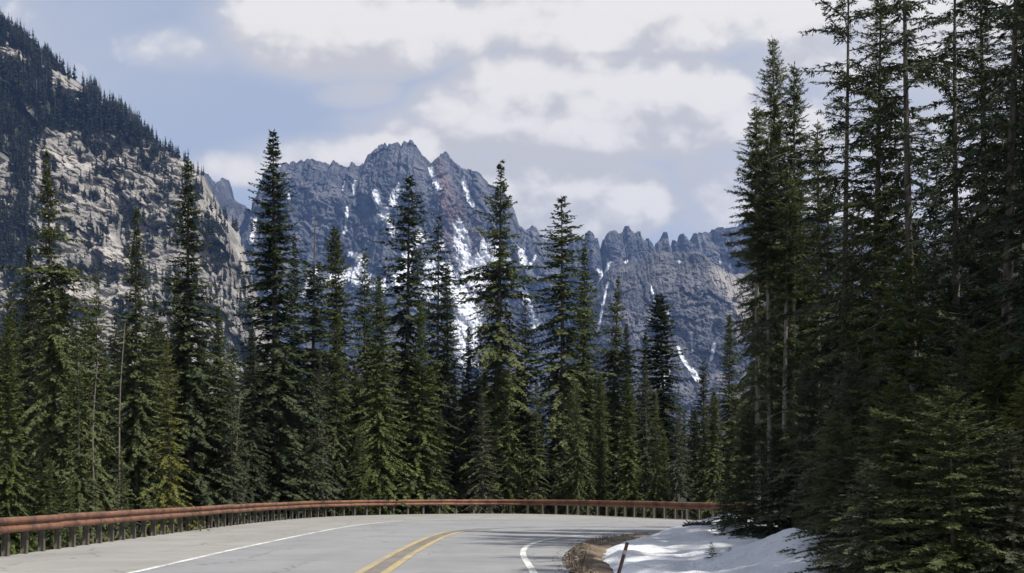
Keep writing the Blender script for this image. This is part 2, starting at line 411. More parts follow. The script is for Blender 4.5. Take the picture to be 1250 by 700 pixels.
# melted holes under the trees to the right
hole = fbm(SX / 1.1 + 8, SY / 1.1, 3)
SZ = SZ - .5 * sstep(-.05, .2, hole + .5 * (SX - 5.9)) * sstep(25, 23, SY)
SZ = SZ - .35 * sstep(.02, .22, hole + .09 * (SX - 9.5)) * sstep(7.5, 9.0, SX)
tag(mesh_obj('snow', np.stack([SX, SY, SZ], -1).reshape(-1, 3), grid_faces(*SX.shape), M['snow'], smooth=True), kind='structure')

# ------------------------------------------------------------------ guard rail
def guard_rail():
    root = empty('guard_rail', (RAIL[0][0], RAIL[0][1], 0))
    tag(root, 'long rusty steel guard rail on closely spaced posts round the outside of the bend', 'guard rail')
    ox, oy = RAIL[0]
    P = resample(RAIL, .25); N = -normals(P)          # towards the road
    prof = [(.0, .83), (.035, .825), (.075, .79), (.085, .755), (.075, .72), (.03, .685), (.018, .665), (.03, .645), (.075, .61), (.085, .575), (.075, .54), (.035, .505), (.0, .50)]
    back = [(x - .012, z) for x, z in reversed(prof)]
    loop = prof + back; k = len(loop); panel = 15
    for pi, i0 in enumerate(range(0, len(P) - 1, panel)):
        i1 = min(len(P) - 1, i0 + panel + 1); idx = range(i0, i1 + 1); V = []; Fc = []
        dz0, dz1, dn = rng.uniform(-.012, .012), rng.uniform(-.012, .012), .004 * (pi % 2)
        for j, i in enumerate(idx):
            f = j / max(1, len(idx) - 1)
            for x, z in loop:
                x2 = x + dn
                V.append((P[i][0] + N[i][0] * x2 - ox, P[i][1] + N[i][1] * x2 - oy, z + dz0 * (1 - f) + dz1 * f - .004 * (pi % 2)))
            if j:
                b = (j - 1) * k
                Fc += [(b + q, b + (q + 1) % k, b + k + (q + 1) % k, b + k + q) for q in range(k)]
        Fc += [tuple(range(k)), tuple(reversed(range((len(idx) - 1) * k, len(idx) * k)))]
        mesh_obj('rail_panel', np.array(V), Fc, M['rust'], root)
    Q = resample(RAIL, 1.04); NQ = -normals(Q)
    m = MB(); m.box((0, -.085, .22), (.10, .014, 1.10)); m.box((0, -.21, .22), (.10, .014, 1.10)); m.box((0, -.1475, .22), (.014, .111, 1.10)); m.box((0, -.035, .665), (.12, .078, .30))
    me = None
    for q, nq in zip(Q, NQ):
        if me is None: o = m.build('post', M['post'], root); me = o
        else: o = me.copy(); COL.objects.link(o); o.parent = root
        o.location = (q[0] - ox, q[1] - oy, 0); o.rotation_euler = (rng.normal(0, .015), rng.normal(0, .015), math.atan2(nq[1], nq[0]) - PI / 2)
guard_rail()

# ------------------------------------------------------------------ small roadside things
t = empty('marker_stake', (1.62, 19.0, 0)); tag(t, 'thin dark reddish stake leaning in the snow beside the gravel verge', 'stake')
m = MB(); m.tube([(-.06, 0, -.25), (.0, 0, .0), (.165, .0, .585)], [.029, .029, .027], 8); m.build('shaft', M['stake'], t)
m = MB(); m.tube([(.112, 0, .40), (.129, 0, .46)], [.0315, .031], 8); m.build('reflective_band', M['reflect'], t)
t = empty('road_sign', (8.65, 62.5, gz1(8.65, 62.5))); tag(t, 'small dull green grey sign on a post, seen beyond the far guard rail', 'sign')
m = MB(); m.box((0, 0, .8), (.07, .05, 2.6)); m.build('post', M['post'], t)
m = MB(); m.box((0, -.04, 1.75), (.40, .012, .58)); m.box((0, -.03, 1.6), (.36, .012, .03)); m.box((0, -.03, 1.9), (.36, .012, .03)); m.build('sign_panel', M['signback'], t)
t = empty('delineator_post', (-11.75, 46.8, gz1(-11.75, 46.8))); tag(t, 'small white delineator post behind the rusty guard rail, left of the road', 'marker post')
m = MB(); m.tube([(0, 0, -.2), (0, 0, 1.15)], [.035, .03], 6); m.build('shaft', M['post'], t)
m = MB(); m.box((0, -.035, 1.17), (.11, .02, .24)); m.build('reflector', M['marker'], t)

# ------------------------------------------------------------------ tree generator
def leaf_quads(base, direc, length, width, up):
    """base (n,3), direc unit (n,3), up (n,3): a pointed four-sided spray for every row"""
    side = np.cross(direc, up); side /= (np.linalg.norm(side, axis=1)[:, None] + 1e-9)
    mid = base + direc * (length * .42)[:, None]
    return np.stack([base, mid - side * (width * .5)[:, None], base + direc * length[:, None], mid + side * (width * .5)[:, None]], 1)
def unit(v): return v / (np.linalg.norm(v, axis=-1, keepdims=True) + 1e-9)
def make_tree_mesh(seed, H=25., Rm=2.6, cb=.06, spacing=.42, per=5.5, steps=8, twig=.5, sub=1, e_top=.45, e_low=-.15, droop=.45,
                   power=.8, irreg=.25, tufts=0.0, gap_face=None, dead_low=0, trunk_r=None, tpow=.85, bend=.0, deadtop=0.0, thin=1.0, wscale=1.0, minl=.12, bare=0.0):
    r = np.random.default_rng(seed)
    tr = trunk_r or H * .0105
    bx, by = r.normal(0, 1, 2) * bend
    ph = r.uniform(0, 6.28, 4)
    axis_x = lambda z: bx * (z / H) ** 1.5 * H * .03 + .05 * np.sin(z / H * 5 + ph[0])
    axis_y = lambda z: by * (z / H) ** 1.5 * H * .03 + .05 * np.sin(z / H * 4 + ph[1])
    # trunk
    tm = MB(); zs = np.concatenate([[-.6], np.linspace(0, H, 22)])
    rad = [tr * (1.25 if z <= 0 else 1) * max(.03, (1 - z / H * .97)) ** tpow for z in zs]
    tm.tube([(axis_x(max(z, 0)), axis_y(max(z, 0)), z) for z in zs], rad, 9)
    for _ in range(dead_low):
        z = r.uniform(.05, max(.1, cb + bare + .12)) * H; a = r.uniform(0, 2 * PI); l = r.uniform(.4, 1.5) * Rm * .5
        x0, y0 = axis_x(z), axis_y(z); dz = r.uniform(-.45, .1)
        tm.tube([(x0, y0, z), (x0 + math.cos(a) * l * .5, y0 + math.sin(a) * l * .5, z + dz * l * .4), (x0 + math.cos(a + .15) * l, y0 + math.sin(a + .15) * l, z + dz * l)], [.022, .014, .005], 4, cap=False)
    Q = []; T = []; wood = MB()
    z = H - .15 - deadtop * H
    zc0 = cb * H; Hc = H - zc0
    nz = r.uniform(0, 50)
    while z > zc0:
        s = (H - z) / Hc
        whorl_amp = 1 + irreg * 1.4 * float(perlin(np.array([z / (H * .045) + nz]), np.array([seed * 1.7]))[0])
        nb = max(2, int(round(per * (.7 + .5 * min(1, s * 3)) + r.normal(0, .7))))
        a0 = r.uniform(0, 2 * PI)
        for b in range(nb):
            a = a0 + 2 * PI * b / nb + r.normal(0, .25)
            side_amp = 1 + irreg * 1.5 * float(perlin(np.array([math.cos(a) * 1.1 + nz]), np.array([math.sin(a) * 1.1 + z / (H * .11)]))[0])
            prof = (s ** power) * (1 - .28 * sstep(.75, 1.05, s))
            L = max(minl * H / 25, Rm * prof * whorl_amp * side_amp * r.uniform(.72, 1.12))
            if gap_face is not None:
                ga, gw, gl = gap_face       # branches on the shaded inner side of the stand died back
                da = abs((a - ga + PI) % (2 * PI) - PI)
                if da < gw and s > gl: 
                    if r.uniform() < .93: continue
                    L *= .35
            if r.uniform() > thin: continue
            if s > .45 and bare > 0 and r.uniform() < bare: continue
            e = e_top + (e_low - e_top) * min(1, s * 1.35) + r.normal(0, .10)
            n = max(3, int(steps * min(1.2, .35 + L / Rm)))
            tt = np.linspace(.10, 1, n)
            dr = droop * min(1, s * 1.6 + .15) * r.uniform(.7, 1.3)
            rd = L * tt; zz = L * (math.tan(e) * tt - dr * tt ** 2 * (1 - .42 * tt))
            wob = r.normal(0, .05) * L * tt ** 2
            ca, sa = math.cos(a), math.sin(a)
            zb = z + r.uniform(-.5, .5) * spacing
            P = np.stack([axis_x(zb) + rd * ca - wob * sa, axis_y(zb) + rd * sa + wob * ca, zb + zz], 1)
            D = unit(np.gradient(P, axis=0)); S = np.tile([[-sa, ca, 0.]], (n, 1))
            U = unit(np.cross(S, D) * -1); U[U[:, 2] < 0] *= -1
            tintb = r.uniform(0, .6)
            lt0 = twig * min(1.0, .35 + .65 * L / Rm)
            for sd in (-1, 1, 0):
                if sd == 0:     # sprays along and above the branch and at its tip
                    l = lt0 * r.uniform(.5, .9, n); dirs = unit(D + .35 * U * r.uniform(-.5, 1, n)[:, None] + .3 * S * r.uniform(-1, 1, n)[:, None]); base = P
                else:
                    l = lt0 * (1.05 - .62 * tt) * r.uniform(.65, 1.2, n)
                    al = r.uniform(.75, 1.15, n)
                    hang = r.uniform(.05, .5, n) * (.6 + droop)
                    dirs = unit(D * np.cos(al)[:, None] + sd * S * np.sin(al)[:, None] + np.array([[0, 0, -1.]]) * hang[:, None]); base = P + r.normal(0, .02, (n, 3))
                up = unit(U + .42 * r.normal(0, 1, (n, 3)))
                if sub <= 1:
                    Q.append(leaf_quads(base, dirs, l, l * r.uniform(.26, .42, n) * wscale, up)); T.append(np.clip(tintb + .4 * tt * r.uniform(.3, 1, n), 0, 1))
                    if sub == 1:
                        b2 = base + dirs * (l * .35)[:, None]
                        for s2 in (-1, 1):
                            d2 = unit(dirs + s2 * .75 * np.cross(dirs, up) + np.array([[0, 0, -.35]]) * r.uniform(0, 1, n)[:, None])
                            l2 = l * r.uniform(.45, .75, n)
                            Q.append(leaf_quads(b2, d2, l2, l2 * .36 * wscale, unit(up + .4 * r.normal(0, 1, (n, 3))))); T.append(np.clip(tintb + .5 * r.uniform(.2, 1, n), 0, 1))
                else:
                    Q.append(leaf_quads(base, dirs, l, l * .11 * wscale, up)); T.append(np.full(n, tintb))
                    for k in range(sub):
                        f = (k + .6) / (sub + .2)
                        b2 = base + dirs * (l * f)[:, None]
                        for s2 in (-1, 1):
                            d2 = unit(dirs * .8 + s2 * .85 * np.cross(dirs, up) + np.array([[0, 0, -.4]]) * r.uniform(-.2, 1, n)[:, None])
                            l2 = l * (.62 - .36 * f) * r.uniform(.7, 1.25, n)
                            Q.append(leaf_quads(b2, d2, l2, l2 * r.uniform(.22, .34, n) * wscale, unit(up + .6 * r.normal(0, 1, (n, 3))))); T.append(np.clip(tintb + .45 * f * r.uniform(.2, 1.2, n), 0, 1))
            if L > .5 and wood is not None:
                i = [0, n // 2, n - 1]; w0 = .010 + .008 * L
                wood.tube([(axis_x(zb), axis_y(zb), zb)] + [tuple(P[j]) for j in i[1:]], [w0, w0 * .6, .003], 3, cap=False)
        z -= spacing * r.uniform(.7, 1.3) * (.55 + .6 * min(1, s * 2.2))
    # leader
    if deadtop <= 0:
        n = 8; zz = np.linspace(H - .6 * H / 25 * 2, H, n); base = np.stack([axis_x(zz), axis_y(zz), zz], 1)
        d = unit(np.stack([r.normal(0, .5, n), r.normal(0, .5, n), np.ones(n)], 1)); l = np.full(n, .28 * H / 25)
        Q.append(leaf_quads(base, d, l, l * .35, unit(r.normal(0, 1, (n, 3))))); T.append(np.full(n, .3))
    else:
        for _ in range(26):
            zt = H * (1 - deadtop * r.uniform(.05, 1)); a = r.uniform(0, 2 * PI); l = r.uniform(.15, .5) * Rm * .5
            tm.tube([(axis_x(zt), axis_y(zt), zt), (axis_x(zt) + l * math.cos(a), axis_y(zt) + l * math.sin(a), zt + r.uniform(-.1, .4) * l)], [.02, .006], 4, cap=False)
    Q = np.concatenate(Q); T = np.concatenate(T)
    return tm, Q, T, wood
def tree_proto(name, foliage, bark='bark', **kw):
    tm, Q, T, wood = make_tree_mesh(**kw)
    root = empty(name)
    tm.build('trunk', M[bark], root, smooth=True)
    nq = len(Q); V = Q.reshape(-1, 3); Fq = np.arange(nq * 4).reshape(-1, 4)
    wv = np.array(wood.v).reshape(-1, 3); wf = np.array(wood.f, dtype=int).reshape(-1, 4)
    V = np.vstack([V, wv]); Fq = np.vstack([Fq, wf + nq * 4])
    c = mesh_obj('crown', V, Fq, [M[foliage], M['branch']], root, attrs={'tint': ('FACE', np.concatenate([T, np.zeros(len(wf))]))}, matidx=np.concatenate([np.zeros(nq), np.ones(len(wf))]))
    c.material_slots[0].link = 'OBJECT'; c.material_slots[0].material = M[foliage]
    root['h0'] = kw['H']; root['fresh'] = 1
    return root
PR = {}
def far(key, seed, **kw):
    d = dict(H=25., spacing=.38, steps=11, twig=.72, sub=1, wscale=1.08); d.update(kw); d['Rm'] *= 1.42; d['per'] = d.get('per', 5.5) * 1.1
    PR[key] = tree_proto('spruce_tree', 'spruce', seed=seed, **d)
far('spireA', 11, Rm=2.3, power=.72, irreg=.28)
far('spireB', 12, Rm=2.5, power=.80, irreg=.32, bend=.3)
far('denseA', 13, Rm=3.0, power=.72, irreg=.25, per=6.5)
far('denseB', 14, Rm=3.1, power=.66, irreg=.35, per=6)
far('tierA', 15, Rm=3.1, power=.62, irreg=.55, spacing=.60, per=6, e_top=.25, twig=.8, wscale=1.25)
far('tierB', 16, Rm=2.8, power=.55, irreg=.6, spacing=.66, per=5.5, e_top=.2, twig=.8, thin=.92, bend=.4, wscale=1.25)
far('thinA', 17, Rm=1.6, power=.6, irreg=.5, thin=.85, spacing=.5, cb=.12, dead_low=20)
far('thinB', 18, Rm=1.9, power=.6, irreg=.5, thin=.75, spacing=.5, cb=.16, dead_low=26, bark='palebark')
far('shagA', 22, Rm=2.7, power=.85, irreg=.8, thin=.88, bend=.6, droop=.7, dead_low=14)
far('shagB', 23, Rm=2.4, power=.6, irreg=.85, thin=.82, bend=.5, droop=.6, cb=.1, dead_low=20, spacing=.5)
far('columnA', 24, Rm=1.7, power=.42, irreg=.45, bend=.3, droop=.55)
far('bushA', 25, H=18., Rm=2.9, power=.75, irreg=.6, bend=.4, e_low=-.05, droop=.35, cb=.02)
far('deadtop', 19, Rm=1.9, power=.45, irreg=.5, thin=.8, deadtop=.16, cb=.1, dead_low=16)
far('young', 20, H=12., wscale=.95, Rm=2.1, power=.85, irreg=.25, spacing=.30, twig=.42, cb=.01, per=6, e_low=-.05)
far('youngB', 21, H=12., wscale=.95, Rm=1.7, power=.8, irreg=.35, spacing=.33, twig=.42, cb=.01, per=5.5, e_low=-.1)
def near(key, seed, **kw):
    d = dict(H=15., spacing=.26, steps=10, twig=.42, sub=3, per=5.5, wscale=1.25); d.update(kw); d['Rm'] *= 1.18
    PR[key] = tree_proto('spruce_tree', 'spruce', seed=seed, **d)
near('nbareA', 31, Rm=1.6, cb=.10, power=.5, irreg=.4, gap_face=(-PI / 2 - .25, 1.25, .40), dead_low=40, trunk_r=.12, tpow=.5, spacing=.24, per=6, bark='palebark')
near('nbareB', 32, Rm=1.4, cb=.12, power=.45, irreg=.45, gap_face=(-PI / 2 - .1, 1.05, .38), dead_low=44, trunk_r=.11, tpow=.5, spacing=.24, per=6, bark='palebark')
near('npole', 41, Rm=1.15, cb=.2, bare=.74, power=.4, irreg=.5, dead_low=50, trunk_r=.125, tpow=.45, spacing=.24, per=6, bark='palebark', twig=.40)
near('nsparseA', 33, H=19., Rm=2.3, cb=.22, power=.40, irreg=.6, spacing=.50, per=4.2, thin=.72, droop=.6, dead_low=40, trunk_r=.15, e_low=-.1, twig=.5)
near('nsparseB', 34, H=19., Rm=2.5, cb=.26, power=.36, irreg=.65, spacing=.50, per=4.5, thin=.75, droop=.65, dead_low=46, trunk_r=.19, e_low=-.12, twig=.5)
near('ndenseA', 35, H=16., Rm=1.9, cb=.03, power=.62, irreg=.42, spacing=.27, per=5.5, dead_low=10)
near('ndenseB', 36, H=16., Rm=2.2, cb=.04, power=.52, irreg=.5, spacing=.29, per=5.5, dead_low=16)
near('nyoungA', 37, H=7., Rm=1.6, cb=.01, power=.72, irreg=.4, spacing=.19, steps=9, twig=.36, per=5.5, e_low=-.05, droop=.35, wscale=1.75)
near('nyoungB', 38, H=7., Rm=1.9, cb=.01, power=.62, irreg=.5, spacing=.22, steps=10, twig=.40, per=5, e_low=.0, droop=.3, wscale=1.75)
near('ntrunk', 39, H=19., Rm=2.2, cb=.42, power=.35, irreg=.6, spacing=.45, per=4.5, thin=.8, droop=.6, dead_low=34, trunk_r=.20, twig=.5)
near('nsap', 40, H=2., Rm=.75, cb=.02, power=.8, irreg=.4, spacing=.11, steps=7, twig=.2, per=5, sub=2, e_low=.05, droop=.25, trunk_r=.025)

def plant(key, px, ytop, Y, mat=None, w=1.0, label=None, group=None, lean=(0, 0), rot=None, name=None, ground=None, bark=None):
    src = PR[key]; X = (px - HX) * Y / F
    z0 = gz1(X, Y) if ground is None else ground
    Ht = EYE + (HY - ytop) * Y / F - z0
    if src.get('fresh') == 1: o = src; del o['fresh']
    else: o = copy_thing(src)
    s = Ht / src['h0']
    o.location = (X, Y, z0 - .02); o.scale = (s * w, s * w, s)
    o.rotation_euler = (lean[0], lean[1], rng.uniform(0, 2 * PI) if rot is None else rot)
    for c in o.children:
        if c.name.startswith('crown') and mat:
            c.material_slots[0].link = 'OBJECT'; c.material_slots[0].material = M[mat]
        elif c.name.startswith('crown'):
            c.material_slots[0].link = 'OBJECT'; c.material_slots[0].material = M['spruce']
        elif c.name.startswith('trunk') and bark:
            c.material_slots[0].link = 'OBJECT'; c.material_slots[0].material = M[bark]
    if name: o.name = name
    tag(o, label, 'tree', group)
    return o
FOREST = 'spruces standing along the outside of the bend'
#     proto     px   top   Y    foliage width label
ROW = [
 ('spireA',   335, 162, 64, 'deep', 1.15, 'tallest slender spire left of the peak, almost black, standing clear above its neighbours'),
 ('shagA', 75, 186, 45, 'spruce', .95, 'broad tall dark spruce at the left, its top rising before the granite hillside'),
 ('spireB',   165, 252, 52, 'spruce', .85, 'slim spruce with a long bare pale trunk, second tall one from the left'),
 ('spireB',   232, 196, 55, 'deep', 1.05, 'tall dark spruce whose tip just reaches the right-hand edge of the granite hillside'),
 ('tierA',    495, 214, 76, 'deep', 1.0, 'ragged dark spruce with shelf-like branches, its tip below the highest summit'),
 ('tierB',    533, 268, 80, 'deep', .80, 'thin straggly spruce right of the shelf-branched one, in front of the snowy gully'),
 ('shagA', 608, 194, 77, 'spruce', 1.15, 'largest spruce of the middle, its wiry tip just above the right end of the peak'),
 ('tierA',    688, 239, 78, 'spruce', 1.05, 'spruce with a thick rounded top knob standing before the low saw-toothed ridge'),
 ('spireA',   712, 298, 82, 'spruce', .85, 'slim spruce tucked close against the right side of the round-topped spruce'),
 ('shagA', 745, 338, 82, 'spruce', 1.0, 'medium spruce in front of the long thin snow streak on the ridge'),
 ('spireA',   768, 395, 80, 'deep', .95, 'narrow dark spruce between the snow-streak spruce and the blunt bushy-topped one'),
 ('columnA', 812, 360, 80, 'deep', 1.3, 'blunt bushy-topped spruce, last tall one before the dip in the treeline'),
 ('spireA',   790, 402, 84, 'spruce', .80, 'low spruce just left of the blunt bushy-topped spruce'),
 ('thinA',    858, 440, 78, 'deep', 1.2, 'very narrow dark spruce standing alone in the dip of the treeline'),
 ('spireB',   888, 384, 72, 'spruce', 1.0, 'dark spruce at the right end of the far row, touching the near roadside stand'),
 ('spireB',   358, 298, 70, 'deep', .75, 'narrow spruce immediately right of the tallest black spire'),
 ('deadtop',  382, 262, 70, 'deep', 1.0, 'spruce with a long bare dead needle-like top in front of the peak'),
 ('columnA', 418, 280, 74, 'spruce', .80, 'pointed narrow spruce, first one right of the dead-topped tree'),
 ('shagB', 447, 305, 74, 'spruce', .9, 'green pointed spruce halfway between the dead-topped tree and the shelf-branched spruce'),
 ('denseA',   463, 335, 70, 'green', .9, 'full fresh green spruce in front of the middle row, left of the shelf-branched one'),
 ('spireA',   547, 322, 82, 'spruce', .85, 'short pointed spruce just right of the straggly spruce, before the snow gully'),
 ('thinB',    640, 364, 80, 'spruce', .9, 'small narrow spruce close on the right of the largest middle spruce'),
 ('shagB', 120, 330, 47, 'spruce', .70, 'thin greenish spruce just right of the broad left spruce'),
 ('spireA',    12, 385, 40, 'green', .85, 'lighter green spruce cut by the left edge of the picture'),
 ('youngB', 207, 412, 41.5, 'olive', .85, 'bright olive yellow spruce at the left, yellowest tree of the row'),
 ('bushA', 218, 330, 58, 'spruce', .75, 'mid green spruce behind the olive yellow one'),
 ('spireA',   266, 375, 56, 'green', .95, 'green pointed spruce between the hillside-edge spruce and the tallest black spire'),
 ('youngB',   388, 425, 66, 'grey', .70, 'grey green soft-looking spruce below the dead-topped tree'),
 ('denseB',   410, 385, 70, 'spruce', .7, 'dense spruce below and between the dead-topped tree and the first pointed one'),
 ('young',    590, 470, 74, 'grey', .8, 'grey green bushy young spruce, left foot of the largest middle spruce'),
 ('youngB',   622, 440, 75, 'green', .9, 'fresh green young spruce low on the right skirt of the largest middle spruce'),
 ('bushA', 512, 370, 74, 'green', .75, 'green spruce filling the gap below the ragged shelf-branched spruce'),
 ('spireA',   571, 400, 78, 'deep', .9, 'dark spruce below the snow gully, left of the largest middle spruce'),
 ('young',    700, 455, 74, 'spruce', .75, 'bushy low spruce at the foot of the round-topped spruce'),
 ('youngB',   735, 455, 74, 'green', .8, 'light green low spruce in front of the snow-streak spruce'),
 ('youngB',   655, 470, 74, 'spruce', .8, 'low dark spruce on the left foot of the round-topped spruce'),
 ('young',    800, 480, 69, 'green', .75, 'light green bushy spruce in front of the blunt bushy-topped one'),
 ('youngB',   828, 475, 68, 'grey', .75, 'pale green slim spruce right behind the small road sign'),
 ('spireA',   850, 500, 82, 'deep', 1.0, 'low dark spruce filling the dip of the treeline, left of the narrow lone one'),
 ('young',    905, 470, 66, 'green', .75, 'bushy light green spruce behind the snow bank, left of the grey trunks'),
 ('thinB',     98, 420, 43, 'spruce', .8, 'thin spruce showing a pale stick trunk right of the broad left spruce'),
 ('spireB',    38, 300, 52, 'deep', .8, 'dark spruce between the left edge and the broad left spruce'),
 ('shagB', 190, 360, 60, 'deep', .9, 'dark spruce behind the slim bare-trunked one'),
 ('denseA',   305, 400, 62, 'deep', .8, 'dark wide spruce on the left foot of the tallest black spire'),
 ('denseA',   350, 430, 66, 'deep', .8, 'dark wide spruce on the right foot of the tallest black spire'),
 ('young',    282, 445, 55, 'grey', .75, 'greyish low spruce with a dead leaning pole beside it'),
 ('young',     62, 560, 36, 'green', .9, 'small bright green young spruce peeping over the guard rail at the left'),
 ('youngB',    85, 575, 37, 'green', .9, 'tiny young spruce just right of the bright green one behind the rail'),
 ('youngB',   150, 545, 40, 'spruce', .9, 'short dark young spruce behind the rail below the slim bare-trunked spruce'),
 ('young',    440, 520, 68, 'green', .85, 'short bushy green spruce behind the rail, left of the middle'),
 ('young',    535, 500, 74, 'spruce', .75, 'bushy spruce low in the middle behind the rail'),
 ('youngB',   765, 500, 74, 'spruce', .85, 'short spruce low behind the rail under the narrow dark one'),
]
for key, px, yt, Y, mt, w, lab in ROW:
    plant(key, px, yt, Y, mt, w, lab, FOREST, lean=(rng.normal(0, .008), rng.normal(0, .008)))
# deep rows behind, nothing tells them apart
BACK = 'spruces deep in the forest behind the front row'
BL = 'dim spruce deep in the forest, half hidden behind the front row'
def cap_top(px):   # upper limit of the deep rows, read from the gaps of the treeline
    return np.interp(px, [-150, 20, 60, 130, 190, 260, 300, 340, 400, 450, 520, 560, 600, 640, 665, 720, 780, 840, 870, 930], [330, 350, 330, 360, 350, 400, 420, 400, 400, 390, 395, 430, 420, 455, 440, 415, 440, 492, 480, 430])
keys = ['spireA', 'spireB', 'denseA', 'denseB', 'thinA', 'shagA', 'shagB', 'tierA', 'columnA', 'bushA', 'deadtop']
k = 0
for px in np.arange(-130, 930, 17.5):
    for row in range(2):
        p = px + rng.uniform(-8, 8)
        left = np.interp(p, [0, 330, 460], [0, .8, 1])
        Y = (58 + 30 * left) + row * (16 + 8 * left) + rng.uniform(-4, 5)
        yt = cap_top(p) + rng.uniform(4, 60) + row * 18
        plant(keys[rng.integers(len(keys))], p, yt, Y, ['deep', 'spruce', 'deep', 'spruce', 'green'][rng.integers(5)], rng.uniform(.75, 1.25), BL, BACK, lean=(rng.normal(0, .022), rng.normal(0, .022))); k += 1
for px in np.arange(-20, 900, 19):
    p = px + rng.uniform(-9, 9); left = np.interp(p, [0, 330, 460], [0, .8, 1])
    plant(['young', 'youngB', 'bushA', 'shagA', 'denseB', 'columnA', 'shagB'][rng.integers(7)], p, rng.uniform(440, 530), 46 + 30 * left + rng.uniform(-2, 3) - 5 * (p > 700), ['green', 'spruce', 'spruce', 'grey', 'deep'][rng.integers(5)], rng.uniform(.75, 1.0), 'low leafy spruce filling the foot of the forest wall behind the rail', 'low spruces at the foot of the forest wall', lean=(rng.normal(0, .015), rng.normal(0, .015)))
# dead poles
def snag(px, yt, Y, base_px, label, r0=.06):
    X1, Z1 = xz(px, yt, Y); X0 = (base_px - HX) * Y / F; z0 = gz1(X0, Y)
    m = MB(); n = 9
    pts = [((X1 - X0) * t + .06 * math.sin(t * 7), .05 * math.sin(t * 5), -.3 + (Z1 - z0 + .3) * t) for t in np.linspace(0, 1, n)]
    m.tube(pts, [r0 * (1 - .75 * t) for t in np.linspace(0, 1, n)], 7)
    for _ in range(30):
        t = rng.uniform(.25, .98); a = rng.uniform(0, 2 * PI); l = rng.uniform(.15, .5); z = -.3 + (Z1 - z0 + .3) * t
        x = (X1 - X0) * t + .06 * math.sin(t * 7); y = .05 * math.sin(t * 5)
        m.tube([(x, y, z), (x + l * math.cos(a), y + l * math.sin(a), z - l * rng.uniform(-.1, .5))], [.016, .004], 4, cap=False)
    o = m.build('dead_tree', M['deadwood']); o.location = (X0, Y, z0)
    tag(o, label, 'dead tree', 'bare dead poles in the forest')
snag(293, 478, 56, 286, 'bare pale dead pole leaning right, just left of the tallest black spire', .05)
snag(118, 445, 46, 110, 'pale bare dead pole right of the broad left spruce', .055)
snag(152, 395, 50, 140, 'long pale leaning dead pole below the slim bare-trunked spruce', .055)

